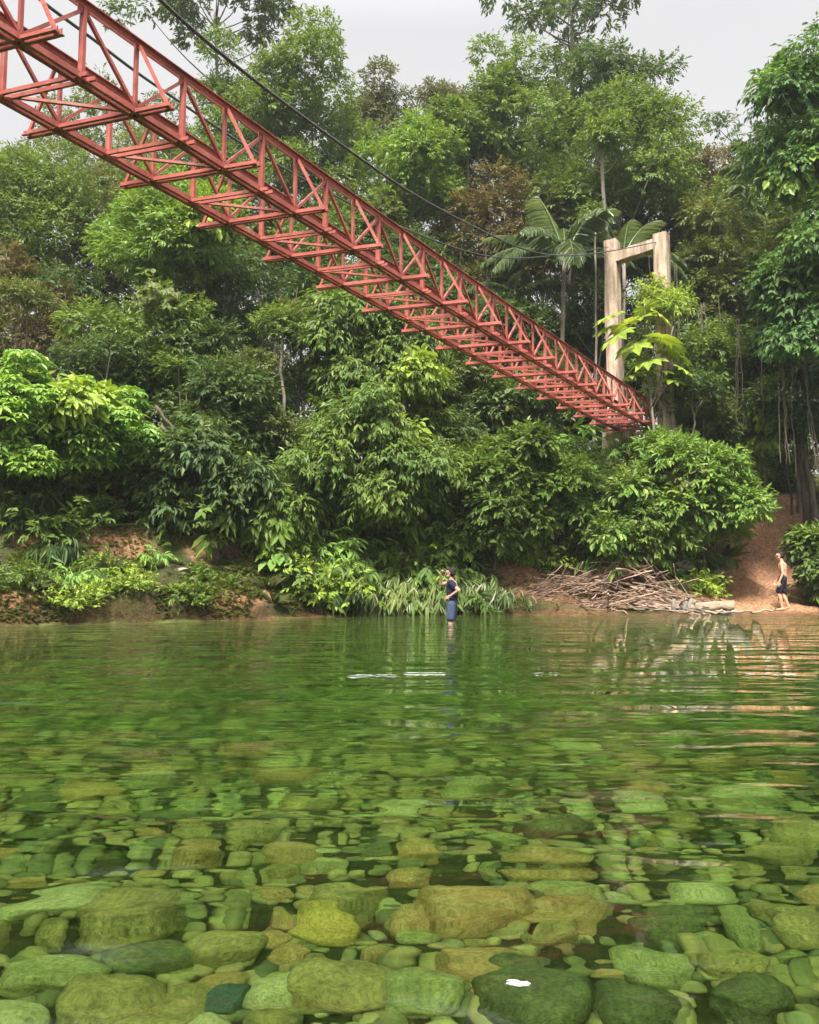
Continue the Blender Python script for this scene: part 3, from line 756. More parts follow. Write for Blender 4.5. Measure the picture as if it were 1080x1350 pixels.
for me in _fr: me.materials.append(M['palm'])
def palm(crown_px, Y, base_px, fr, label, tr=.1, sc_=1.0, pale=True):
    rng = np.random.default_rng(int(crown_px[0]))
    c = at(*crown_px, Y); bx = at(base_px, 700, Y).x; bz = gz(bx, Y) - .2
    root = empty('palm_tree', (bx, Y, bz), label=label, cat='palm tree', group='palms in the forest edge')
    off = np.array([c.x - bx, 0, c.z - bz])
    trunk_mesh(rng, (0, 0, 0), off, tr, tr * .75, wob=.15).build('trunk', M['pale_bark' if pale else 'bark'], root, True)
    for az, kind, pitch in fr:
        o = link('frond', _fr[kind], None, root)
        o.location = off; o.rotation_euler = (0, -R(pitch), R(az)); o.scale = (sc_,) * 3
palm((745, 338), 32.2, 745, [(175, 1, 8), (160, 0, 20), (200, 1, -5), (25, 0, 45), (60, 3, 35), (12, 1, 5), (30, 2, 0), (120, 3, 50), (265, 2, 0), (230, 1, 10), (285, 1, 20), (80, 0, 40)], 'large palm with drooping feathered fronds left of the portal', .11, 1.22)
palm((822, 340), 32.3, 822, [(25, 0, 45), (8, 1, 10), (350, 2, 5), (150, 3, 45), (60, 0, 55), (175, 1, 15), (35, 1, 20), (100, 3, 40)], 'palm whose fronds show through and above the opening of the portal', .1, .95)
palm((945, 290), 36, 940, [(25, 1, 15), (150, 0, 55), (60, 0, 60), (185, 1, 10), (340, 2, 10), (270, 1, 20)], 'small palm with few stiff fronds right of the portal top', .09, .95)
palm((1040, 250), 31, 1055, [(160, 0, 50), (190, 1, 25), (215, 1, 10), (130, 3, 45), (250, 1, 25), (20, 0, 40)], 'yellowish palm peeping out behind the bluish tree at the right edge', .1, 1.05)
palm((680, 385), 35, 672, [(175, 2, 10), (200, 1, 5), (340, 1, 10), (20, 2, 20), (270, 1, 10), (100, 0, 40)], 'low palm in shade under the cable, left of the large palm', .08, .9)

# ---- slender pale trunks inside the forest
def pole_tree_proto(seed, H, r, mat, crown_mat):
    rng = np.random.default_rng(seed)
    root = empty('slender_tree', (0, 0, 0), cat='tree', group='slender trees inside the forest')
    tm = trunk_mesh(rng, (0, 0, 0), (rng.uniform(-.5, .5), rng.uniform(-.4, .4), H), r, r * .5, [np.array([rng.uniform(-.9, .9), rng.uniform(-.9, .9), H * q]) for q in (.8, .88, .95, 1.02)], .3, 6)
    tm.build('trunk', M[mat], root, True)
    cc, cq = clumps_in(rng, 1.2, 1.2, 1.3, 9, .35, .6)
    b_, od = clump_sprays(rng, cc, cq, 380)
    v, f = sprays(rng, b_ + [0, 0, H * .93], od, 7, .2, .08)
    link('crown', np_mesh('crown', v, f), M[crown_mat], root)
    return root
protos = [pole_tree_proto(61, 9.5, .1, 'pale_bark', 'mid'), pole_tree_proto(62, 8, .07, 'bark', 'dark'), pole_tree_proto(63, 11, .09, 'bark', 'olive'), pole_tree_proto(64, 7, .06, 'pale_bark', 'dark')]
spots = [(15, 34, 0), (45, 31, 1), (88, 33, 3), (120, 36, 1), (305, 33, 1), (330, 36, 2), (352, 34, 1), (372, 38, 2), (392, 35, 1), (408, 33, 3), (436, 37, 2), (455, 34, 1), (562, 35, 1), (598, 37, 0), (612, 36, 0), (640, 39, 2), (660, 35, 1), (700, 37, 3), (785, 33, 3), (762, 38, 2), (850, 37, 1), (880, 35, 1), (900, 33, 3), (925, 36, 1), (955, 33, 2), (985, 35, 1), (1015, 31, 3), (1040, 33, 1), (1062, 30, 2), (250, 35, 1), (275, 31, 3), (530, 33, 1), (500, 36, 2)]
kind_txt = ['slender tree with pale straight trunk', 'slender tree with dark trunk', 'tall slender tree with brown trunk', 'short slender tree with thin pale trunk']
zone = lambda px: ('behind the left bank' if px < 200 else 'below the bridge, left of the leafy column' if px < 420 else 'behind the middle of the bridge' if px < 580 else 'between the middle of the bridge and the portal' if px < 800 else 'right of the portal')
first = set()
for i, (px, Y, k) in enumerate(spots):
    o = protos[k] if k not in first else copy_tree(protos[k]); first.add(k)
    x = at(px, 700, Y).x
    o.location = (x, Y, gz(x, Y) - .2); o.rotation_euler = (0, 0, i * 2.1); s = .85 + .3 * random.random(); o.scale = (s, s, s)
    o['label'] = kind_txt[k] + ' ' + zone(px)

# ---- young trees filling the gaps along the top of the bank
for i, (px, Y, k, sc_) in enumerate([(232, 24.5, 0, .5), (262, 25.5, 3, .75), (330, 25.2, 2, .5), (362, 26.5, 0, .7), (395, 27.5, 2, .62), (570, 27, 0, .62), (600, 26.6, 3, .6), (628, 28, 2, .55), (700, 28.2, 1, .62), (735, 28.8, 3, .62), (770, 27.2, 1, .42), (905, 29, 3, .75), (940, 29.4, 2, .5), (90, 25, 1, .5), (140, 24.6, 3, .6), (20, 26, 2, .55)]):
    o = copy_tree(protos[k]); x = at(px, 700, Y).x
    o.name = 'young_tree'; o['group'] = 'young trees along the top of the bank'
    o.location = (x, Y, gz(x, Y) - .1); o.rotation_euler = (0, 0, i * 1.7); o.scale = (sc_ * 1.15, sc_ * 1.15, sc_)
    o['label'] = ('pale stemmed', 'dark stemmed', 'brown stemmed', 'thin pale stemmed')[k] + ' young tree ' + ('on the left bank behind the palmate bush' if px < 200 else 'between the palmate bush and the drooping tree' if px < 400 else 'in the thicket right of the drooping tree' if px < 650 else 'below the far end of the bridge' if px < 800 else 'on the slope below the portal')

# ---- hanging vines
vp = []
for i in range(4):
    rng = np.random.default_rng(80 + i); mb = MB()
    for s in range(3 if i % 2 else 1):
        z = np.linspace(0, -1, 14); x = np.cumsum(rng.normal(size=14)) * .035 + s * .1; y = np.cumsum(rng.normal(size=14)) * .03
        mb.tube(np.stack([x - x[0] + s * .06, y, z], 1), .012 + .004 * i / 3, 5)
    vp.append(mb.mesh('hanging_vine', True)); vp[-1].materials.append(M['vine'])
vspots = [(20, 360, 29, 3.5), (52, 370, 29.5, 3), (75, 340, 30, 3.2), (265, 500, 24, 3.4), (282, 520, 24, 4), (300, 560, 23.5, 3), (245, 520, 23.6, 3.2), (310, 400, 31, 3.6), (345, 420, 31, 3), (368, 400, 30.5, 4.2), (392, 380, 30.5, 4), (420, 430, 28, 3), (610, 300, 35, 5), (640, 320, 34, 4.5), (700, 400, 33, 4.4), (722, 380, 33, 4.6), (855, 330, 30.5, 4), (890, 350, 30.5, 5), (905, 380, 30, 4), (925, 400, 30, 4.2), (948, 390, 30, 4.6), (975, 420, 29, 3.8), (1000, 400, 28, 4.2), (1030, 470, 25.4, 3.4), (1045, 480, 25.6, 3.6), (1060, 470, 25.6, 3.6), (230, 560, 23.2, 2.6), (335, 600, 23.4, 2.2)]
for i, (px, py, Y, ln) in enumerate(vspots):
    o = link('hanging_vine', vp[i % 4]); p = at(px, py, Y)
    o.location = p; o.scale = (.95, .95, ln); o.rotation_euler = (0, 0, i)
    tag(o, 'thin brown liana hanging straight down ' + ('from the shrubs above the left bank' if px < 420 and Y < 26 else 'in the dark forest left of the leafy column' if px < 430 else 'in the shade near the large palm' if px < 760 else 'in the dark forest right of the portal' if Y > 27 else 'under the bluish tree at the right edge'), 'vine', 'lianas hanging in the forest')

# ---- bare twisted branches beside the palmate bush
rng = np.random.default_rng(91)
for i, pts in enumerate([[(212, 560), (240, 590), (262, 625), (275, 660)], [(205, 535), (228, 565), (250, 600), (290, 640), (310, 690)], [(300, 575), (262, 600), (235, 622), (212, 632)]]):
    P = np.array([tuple(at(px, py, 21.9 + .25 * i + .1 * j)) for j, (px, py) in enumerate(pts)])
    T = np.linspace(0, 1, len(P)); q = np.linspace(0, 1, 16)
    Q = np.stack([np.interp(q, T, P[:, k]) for k in range(3)], 1) + rng.normal(size=(16, 3)) * .03
    mb = MB(); mb.tube(Q, np.linspace(.055, .02, 16), 6)
    for k in range(5):
        a = Q[rng.integers(3, 14)]; b_ = a + rng.normal(size=3) * .35 + [0, -.1, -.25]
        mb.tube([a, (a + b_) / 2 + rng.normal(size=3) * .05, b_], [.022, .015, .006], 5)
    tag(mb.build('bare_branch', M['vine'], None, True), ['bare bent branch sloping down right of the palmate bush', 'longest bare branch twisting down beside the palmate bush', 'pale bare branch forking leftward below the palmate bush'][i], 'branch')

# ---- broad leaved plant climbing between the portal posts
def lobed_leaf(rng, size):
    V, Fc = [(0, 0, 0)], []
    nl = 9
    for j in range(nl):
        a = (j - (nl - 1) / 2) * .62
        ln = size * (1 - .035 * abs(j - 4) ** 1.4)
        for da, rr, dz in ((-.26, .72, -.05), (0, 1, -.2), (.26, .72, -.05)):
            V.append((math.cos(a + da) * ln * rr, math.sin(a + da) * ln * rr, dz * size + rng.normal() * .02 * size))
        b_ = 1 + j * 3
        Fc += [(0, b_, b_ + 1), (0, b_ + 1, b_ + 2)]
        if j: Fc.append((0, b_ - 1, b_))
    return V, Fc
def big_leaf_plant():
    rng = np.random.default_rng(12)
    Y = 28.2
    b0 = at(862, 560, Y); gzv = gz(b0.x, Y)
    root = empty('big_leaved_plant', (b0.x, Y, gzv - .1), label='gangly plant with huge pale green lobed leaves growing in front of the portal posts', cat='plant')
    o0 = np.array(root.location)
    st = MB()
    top_ = np.array(at(850, 395, Y)) - o0
    st.tube([np.zeros(3), top_ * .4 + [.1, 0, 0], top_ * .75 + [-.05, 0, 0], top_], [.06, .05, .045, .03], 7)
    st.tube([top_ * .5, top_ * .55 + [.3, -.1, .5], np.array(at(888, 430, Y)) - o0], [.04, .03, .02], 6)
    leaves = [(805, 415, .75, 170), (825, 428, .8, 200), (845, 418, .7, 250), (868, 412, .7, 300), (815, 440, .85, 190), (838, 452, .95, 215), (872, 445, .85, 330), (855, 475, .8, 250), (840, 492, .8, 200), (880, 462, .6, 20), (895, 470, .65, 340), (900, 485, .6, 0), (868, 488, .65, 280), (885, 500, .6, 320), (850, 405, .6, 60), (800, 432, .6, 150), (890, 455, .6, 60)]
    V, Fc, n0 = [], [], 0
    for px, py, s, az in leaves:
        p = np.array(at(px, py, Y + rng.uniform(-.5, .3))) - o0
        v, f = lobed_leaf(rng, s * 1.0)
        rot = Matrix.Rotation(R(az), 3, 'Z') @ Matrix.Rotation(R(rng.uniform(12, 40)), 3, 'Y') @ Matrix.Rotation(R(rng.uniform(-25, 25)), 3, 'X')
        v = [tuple(np.array(rot @ Vector(q)) + p) for q in v]
        V += v; Fc += [tuple(i + n0 for i in q) for q in f]; n0 = len(V)
        k = np.clip(rng.uniform(.45, .95), 0, 1); s0 = top_ * k
        st.tube([s0, (s0 + p) / 2 + [0, 0, .12], p], [.018, .014, .01], 5)
    me = bpy.data.meshes.new('leaf_crown'); me.from_pydata(V, [], Fc); me.update()
    link('leaf_crown', me, M['lime'], root)
    st.build('stem', M['pale_bark'], root, True)
big_leaf_plant()
tree('climbing_shrub', (845, 375, 905, 425), 28.6, 885, 'lime', 'small yellowish shrub clinging to the right portal post', 'shrub', n=330, L=.15, W=.065, nclump=8, seed=44, tr=(.04, .02), limbs=5)

# ---- plants on the bank
def plant_proto(name, seed, mat, kind):
    rng = np.random.default_rng(seed)
    stems = None
    if kind == 'lance':
        b_ = rng.normal(size=(46, 3)) * [.34, .34, .16] + [0, 0, .42]; od = unit(b_ * [1, 1, .4])
        v, f = sprays(rng, b_, od, 6, .27, .075, .32, .8, 6)
    elif kind == 'droop':
        b_ = rng.normal(size=(30, 3)) * [.3, .3, .1] + [0, 0, .4]; od = unit(b_ * [1, 1, .2])
        v, f = sprays(rng, b_, od, 6, .36, .065, .22, 1.3, 6)
    elif kind == 'small':
        b_ = rng.normal(size=(80, 3)) * [.38, .38, .2] + [0, 0, .35]; od = unit(b_)
        v, f = sprays(rng, b_, od, 6, .16, .075, .25, .4, 4)
    elif kind == 'aroid':
        m = 16; a = rng.uniform(0, 6.28, m); el = rng.uniform(.5, 1.1, m); r = rng.uniform(.25, .75, m)
        p = np.stack([np.cos(a) * r * .8, np.sin(a) * r * .8, .35 + el * .5], 1)
        v, f = leaf_faces(p, np.stack([np.cos(a), np.sin(a), -.55 * np.ones(m)], 1), np.stack([np.cos(a) * .5, np.sin(a) * .5, np.ones(m)], 1), .5, .17, 6, .2)
        mb = MB()
        for q in p: mb.tube([(0, 0, 0), q * [.5, .5, .75], q], [.015, .012, .008], 4)
        vv = np.concatenate(mb.v)
        f = [tuple(x) for x in f.tolist()] + [tuple(dict.fromkeys(x)) for x in (np.concatenate(mb.f) + len(v)).tolist()]
        me = bpy.data.meshes.new(name); me.from_pydata(np.concatenate([v, vv]).tolist(), [], f); me.update(); me.materials.append(M[mat]); return me
    else:                                    # fern or grass tuft: long arching blades
        m = 70; a = rng.uniform(0, 6.28, m)
        p = np.stack([np.cos(a) * .08, np.sin(a) * .08, np.zeros(m)], 1)
        v, f = leaf_faces(p, np.stack([np.cos(a) * .6, np.sin(a) * .6, rng.uniform(.5, 1.4, m)], 1), np.stack([-np.cos(a), -np.sin(a), .6 * np.ones(m)], 1), rng.uniform(.4, .85, m), .022, 6, .5)
    if kind in ('lance', 'droop', 'small'):
        n = len(b_); z0 = rng.normal(size=(n, 3)) * [.02, .02, 0]; sh = 6 if kind != 'small' else 4
        sv, sf = leaf_faces(z0, b_ + od * .1 - z0, rng.normal(size=(n, 3)), np.linalg.norm(b_ + od * .1 - z0, axis=1), .008, sh, -.1)
        f = np.concatenate([f, sf + len(v)]); v = np.concatenate([v, sv])
    me = np_mesh(name, v, f); me.materials.append(M[mat]); return me
PL = {'a': plant_proto('bank_plant', 1, 'mid', 'lance'), 'b': plant_proto('bank_plant', 2, 'bright', 'lance'), 'c': plant_proto('bank_plant', 3, 'pale', 'droop'), 'd': plant_proto('bank_plant', 4, 'mid', 'small'),
      'e': plant_proto('broad_leaved_plant', 5, 'bright', 'aroid'), 'f': plant_proto('grass_tuft', 6, 'olive', 'grass'), 'g': plant_proto('bank_plant', 7, 'dark', 'droop'), 'h': plant_proto('bank_plant', 8, 'lime', 'small'), 'i': plant_proto('broad_leaved_plant', 9, 'mid', 'aroid')}
LOOK = {'a': 'mid green lance leaved plant', 'b': 'bright green lance leaved plant', 'c': 'drooping plant with pale sky sheen painted on its leaves', 'd': 'low bushy plant with small green leaves', 'e': 'bright broad leaved plant', 'f': 'olive tuft of long arching blades', 'g': 'dark plant with drooping narrow leaves', 'h': 'low yellow green bushy plant', 'i': 'broad leaved green plant'}
def plants(n, x0, x1, d0, d1, kinds, where, seed, smin=.8, smax=1.4, ok=None):
    rng = np.random.default_rng(seed)
    m = 0
    while m < n:
        x = rng.uniform(x0, x1); d = rng.uniform(d0, d1); y = float(waterline(np.array([x]))[0]) + d
        if ok is not None and not ok(x, d): continue
        k = kinds[rng.integers(len(kinds))]; m += 1
        me = PL[k]; o = link(me.name.split('.')[0], me)
        s = rng.uniform(smin, smax)
        o.location = (x, y, gz(x, y) - .04); o.scale = (s, s, s * rng.uniform(.8, 1.15)); o.rotation_euler = (rng.uniform(-.2, .2), rng.uniform(-.2, .2), rng.uniform(0, 6.28))
        tag(o, LOOK[k] + ' ' + where, 'plant', 'plants ' + where)
off_trail = lambda x, d: abs(x - (11.0 + .55 * max(0, d - 1.2))) > 1.6 and not (x > 9 and d < 1.6)
plants(26, -1.9, 2.4, .05, .7, 'ccgac', 'hanging over the waterline behind the man', 201, .9, 1.3)
plants(50, -3.4, 4.6, .7, 3.4, 'aabbdghi', 'on the bank slope behind the man', 202, ok=lambda x, d: x < 2.3 or d > 2.6)
plants(46, 2.3, 8.8, 2.4, 4.4, 'bdhbae', 'on the slope above the driftwood heap', 203, 1.0, 1.6)
plants(16, -4.2, -1.6, .4, 3.4, 'bdaeh', 'on the bank under the drooping tree', 204, .7, 1.1)
plants(14, -11.5, -3.8, 2.5, 3.7, 'ggdfd', 'under the overhang of the palmate bush', 205, .7, 1.2)
plants(26, -11.5, -3.6, .25, 2.3, 'ddfdhb', 'on the mossy shelf of the left bank', 206, .28, .7)
plants(22, 7.5, 15.5, 2.4, 7.5, 'abdif', 'beside the red trail', 207, .8, 1.3, off_trail)
plants(14, 12.6, 15, .8, 3, 'aibe', 'on the right bank beyond the bare backed person', 208, .9, 1.4, lambda x, d: x > 12.9 + .3 * d)
plants(56, -6, 6.2, 3.0, 6.2, 'abiedg', 'among the thicket shrubs up the slope', 209, 1.1, 2.0, off_trail)
plants(10, 8.3, 9.6, 1.3, 2.6, 'dhf', 'between the log and the red trail', 210, .5, .8)

plants(16, -9, -5.2, .12, .8, 'fddh', 'on the cut earth face of the left bank', 211, .25, .55)

# ---- ground cover that nobody could count
def cover():
    rng = np.random.default_rng(77)
    n = 85000
    x = rng.uniform(-16, 17, n); d = rng.uniform(.1, 9, n) ** 1.0
    x[:26000] = rng.uniform(-16, -3, 26000); d[:26000] = rng.uniform(.08, 2.6, 26000)
    y = waterline(x) + d
    nz = fbm(x * 1.1 + 5, y * 1.1, 3)
    keep = (nz > -.12 + .04 * (x < -3.8) * (d < 2.4)) & ~((np.abs(x - (11.0 + .55 * np.clip(d - 1.2, 0, 9))) < 1.4 + .4 * nz)) & ~((x > 8.7) & (x < 14) & (d < 1.5)) & ~((np.abs(x - 5.6) < 2.6) & (d < 1.4))
    x, y = x[keep], y[keep]; m = len(x); z = ground_z(x, y)
    a = rng.uniform(0, 6.28, m)
    v, f = leaf_faces(np.stack([x, y, z + .01], 1), np.stack([np.cos(a), np.sin(a), rng.uniform(.1, 1.2, m)], 1), np.stack([-np.cos(a) * .4, -np.sin(a) * .4, np.ones(m)], 1), rng.uniform(.07, .2, m), rng.uniform(.02, .05, m), 4)
    o = link('ground_cover', np_mesh('ground_cover', v, f), M['olive'])
    tag(o, 'low mossy green herbs covering the earth of the far bank', 'ground cover', kind='stuff')
cover()
#@@STONES
# ------------------------------------------------------------------ river stones
def stone_mat(name, a, b, c):
    m, nt, out = newmat(name)
    tc = N(nt, 'ShaderNodeTexCoord'); oi = N(nt, 'ShaderNodeObjectInfo'); ge = N(nt, 'ShaderNodeNewGeometry')
    ad = N(nt, 'ShaderNodeVectorMath', operation='ADD'); nt.links.new(tc.outputs['Object'], ad.inputs[0])
    cx = N(nt, 'ShaderNodeCombineXYZ'); mu = N(nt, 'ShaderNodeMath', operation='MULTIPLY'); mu.inputs[1].default_value = 37.
    nt.links.new(oi.outputs['Random'], mu.inputs[0]); nt.links.new(mu.outputs[0], cx.inputs[0]); nt.links.new(cx.outputs[0], ad.inputs[1])
    V = ad.outputs[0]
    col = ramp(nt, noise(nt, V, 1.3, 5, .65), [(.3, a), (.55, b), (.78, c)])
    spk = ramp(nt, noise(nt, V, 8, 8, .75), [(.32, (.34, .35, .33)), (.5, (.78, .78, .76)), (.7, (1.15, 1.13, 1.12))])
    col = mixc(nt, 1., col, spk, 'MULTIPLY')
    p = N(nt, 'ShaderNodeBsdfPrincipled', Roughness=.85); p.inputs['Specular IOR Level'].default_value = .1
    nt.links.new(col, p.inputs['Base Color'])
    nt.links.new(bump(nt, noise(nt, V, 6, 7, .65), .6, .05), p.inputs['Normal'])
    nt.links.new(p.outputs[0], out.inputs['Surface'])
    return m
SM = {'olive': stone_mat('stone_olive', (.17, .165, .06), (.33, .31, .11), (.47, .44, .18)),
      'green': stone_mat('stone_green', (.17, .2, .07), (.3, .34, .13), (.44, .47, .22)),
      'dark': stone_mat('stone_dark', (.07, .09, .04), (.13, .16, .065), (.2, .23, .09)),
      'teal': stone_mat('stone_teal', (.04, .08, .06), (.07, .125, .09), (.11, .17, .11)),
      'yellow': stone_mat('stone_yellow', (.3, .26, .06), (.48, .41, .1), (.6, .52, .18)),
      'brown': stone_mat('stone_brown', (.26, .19, .07), (.42, .32, .12), (.52, .42, .2)),
      'pale': stone_mat('stone_pale', (.33, .36, .15), (.46, .49, .23), (.6, .62, .34))}
def stone_mesh(seed, sub=4, boxy=.0):
    rng = np.random.default_rng(seed)
    bm = bmesh.new(); bmesh.ops.create_icosphere(bm, subdivisions=sub, radius=1)
    v = np.array([q.co[:] for q in bm.verts])
    if boxy > 0:
        e = 2 + boxy * 4
        v = v / (np.sum(np.abs(v) ** e, 1) ** (1 / e))[:, None]
    for _ in range(rng.integers(2, 5)):                     # worn facets
        n = unit(rng.normal(size=3)); h = rng.uniform(.7, .92)
        d = v @ n; over = np.clip(d - h, 0, None); v = v - n * (over * .8)[:, None]
    for s, a in ((1.0, .3), (2.1, .12), (5, .03)):
        o = rng.uniform(0, 50, 3)
        v = v * (1 + a * (vnoise(v[:, 0] * s + o[0], v[:, 1] * s + o[1]) + vnoise(v[:, 2] * s + o[2], v[:, 0] * s + o[1])))[:, None]
    f = [[q.index for q in p.verts] for p in bm.faces]; bm.free()
    return v, np.array(f)
SV = [stone_mesh(300 + i, 4, (0, .15, .4, .05)[i % 4]) for i in range(10)]
M['rock'] = surf_mat('bank_rock', [(.3, (.2, .17, .13)), (.7, (.42, .36, .29))], 4, .9)
SME = {}
rock_me = np_mesh('bank_rock', SV[3][0], SV[3][1], True); rock_me.materials.append(M['rock'])
def stone_me(i, mk):
    if (i, mk) not in SME:
        me = np_mesh('river_stone', SV[i][0], SV[i][1], True); me.materials.append(SM[mk]); SME[(i, mk)] = me
    return SME[(i, mk)]
def through_water(px, py, lift=0.):
    """where a look at this pixel lands on the river bed after bending at the still surface"""
    p = on_water(px, py); d = (p - Vector((0, 0, EYE))).normalized()
    c1 = -d.z; r = 1 / 1.333; c2 = math.sqrt(1 - r * r * (1 - c1 * c1))
    t = (d * r + Vector((0, 0, r * c1 - c2))).normalized()
    q = p.copy()
    for _ in range(30):
        q = p + t * max(0, (q.z if False else 0)) if False else q + t * max(.0, (q.z - gz(q.x, q.y) - lift)) * .7
    return q, (p - Vector((0, 0, EYE))).length + (q - p).length
GST = 'stones lying on the river bed'
taken = []
def stone(x, y, sx, sy, sz, rz, mk, shape, label, group=GST, sink=.35, tilt=.12, taken_r=None):
    o = link('river_stone', stone_me(shape, mk))
    o.location = (x, y, gz(x, y) + sz * (1 - 2 * sink) * .5 + random.uniform(0, .02)); o.scale = (sx, sy, sz)
    o.rotation_euler = (random.uniform(-tilt, tilt), random.uniform(-tilt, tilt), rz)
    taken.append((x, y, taken_r if taken_r else max(sx, sy) * .8))
    return tag(o, label, 'stone', group)
# stones one can pick out: px, py, width px, height px, colour, shape, label
named = [(428, 1215, 84, 64, 'yellow', 2, 'squarish yellow boulder, the brightest stone under the shallow water'),
 (352, 1302, 66, 74, 'pale', 1, 'pale upright stone between the teal stone and the large olive one'),
 (288, 1312, 62, 70, 'teal', 6, 'dark teal stone beside the pale upright stone'),
 (440, 1298, 122, 76, 'olive', 3, 'large rounded olive boulder right of the pale upright stone'),
 (150, 1206, 128, 52, 'olive', 0, 'long mossy olive stone left of the squarish yellow boulder'),
 (178, 1265, 120, 52, 'dark', 4, 'wide dark olive boulder left of the leaning green stone'),
 (282, 1248, 104, 48, 'olive', 5, 'leaning green olive stone above the teal stone'),
 (350, 1232, 52, 46, 'brown', 2, 'small tan stone just left of the squarish yellow boulder'),
 (640, 1276, 128, 76, 'brown', 4, 'big brownish olive boulder at bottom centre'),
 (808, 1272, 54, 56, 'brown', 1, 'orange tinged squarish stone beside the pale green boulder'),
 (868, 1266, 78, 72, 'green', 2, 'pale green squarish boulder right of the orange tinged stone'),
 (966, 1266, 70, 50, 'olive', 3, 'rounded olive stone between the pale green boulder and the small bright one'),
 (1042, 1256, 44, 44, 'green', 7, 'small bright green stone at lower right'),
 (745, 1172, 98, 56, 'green', 5, 'flat light green slab under the water right of centre'),
 (640, 1188, 150, 70, 'brown', 8, 'large flat brown green slab beside the light green slab'),
 (1068, 1215, 80, 90, 'olive', 6, 'big olive boulder cut by the right edge of the river view'),
 (548, 1300, 92, 80, 'green', 9, 'grey green boulder between the large olive and the brownish boulders'),
 (700, 1318, 150, 44, 'dark', 0, 'long low dark stone below the pale green boulder'),
 (735, 1025, 60, 22, 'green', 5, 'pale green slab far out under the rippled water'),
 (525, 1065, 70, 28, 'pale', 0, 'pale boulder under the ripples at the middle of the pool'),
 (860, 1040, 80, 30, 'brown', 4, 'brown boulder under the ripples, right of the middle'),
 (1055, 1085, 80, 60, 'olive', 6, 'large olive boulder under the ripples at the right edge'),
 (545, 1205, 60, 50, 'brown', 1, 'orange brown stone right of the squarish yellow boulder'),
 (230, 1325, 90, 60, 'olive', 7, 'mossy stone left of the teal stone at the bottom edge'),
 (130, 1322, 110, 60, 'olive', 3, 'broad mossy boulder at the bottom left'),
 (60, 1285, 100, 54, 'green', 9, 'green boulder near the bottom left corner'),
 (850, 1325, 100, 46, 'dark', 8, 'dark slab at the bottom edge right of the brownish boulder'),
 (1000, 1320, 110, 60, 'dark', 4, 'large dark boulder near the bottom right corner')]
for px, py, wp, hp, mk, sh, lab in named:
    q, dist = through_water(px, py + hp * .35)
    s = wp * dist / F / 2 * .92
    sy = s * (.75 + .2 * (hp / wp)); sz = min(s * .66, .17)
    stone(q.x, q.y + sy * .4, s, sy, sz, random.uniform(-.25, .25), mk, sh, lab, 'large stones under the shallow water', .2, .1, s * .95)
LK = {'olive': 'olive cobble coated in algae', 'green': 'green algae covered cobble', 'dark': 'dark green cobble', 'teal': 'dark teal cobble', 'yellow': 'yellow tinted cobble', 'brown': 'tan brown cobble', 'pale': 'pale green cobble'}
keys = ['olive'] * 8 + ['green'] * 3 + ['dark'] * 3 + ['pale'] * 3 + ['brown'] * 6
rng = np.random.default_rng(404)
placed, tries = 0, 0
while placed < 262 and tries < 60000:
    tries += 1
    y = 1.5 + (rng.random() ** 1.4) * 4.6
    x = rng.uniform(-1, 1) * (.56 * y + .35)
    r = rng.choice([rng.uniform(.05, .09), rng.uniform(.08, .14), rng.uniform(.12, .2)], p=[.42, .4, .18])
    r = rng.uniform(.13, .2) if placed < 62 and tries < 6000 else rng.uniform(.08, .135) if placed < 150 and tries < 25000 else rng.uniform(.045, .085)
    if any((x - a) ** 2 + (y - b_) ** 2 < (r * .66 + c * .66) ** 2 for a, b_, c in taken): continue
    mk = keys[rng.integers(len(keys))]
    asp = rng.uniform(.5, .95)
    stone(x, y, r, r * asp, r * rng.uniform(.55, .9), rng.uniform(-.5, .5) if rng.random() < .8 else rng.uniform(0, 3.1), mk, int(rng.integers(10)), LK[mk] + (' in the shallows close to the camera' if y < 3.2 else ' on the river bed a few metres out'), GST, .3, .2, r)
    placed += 1
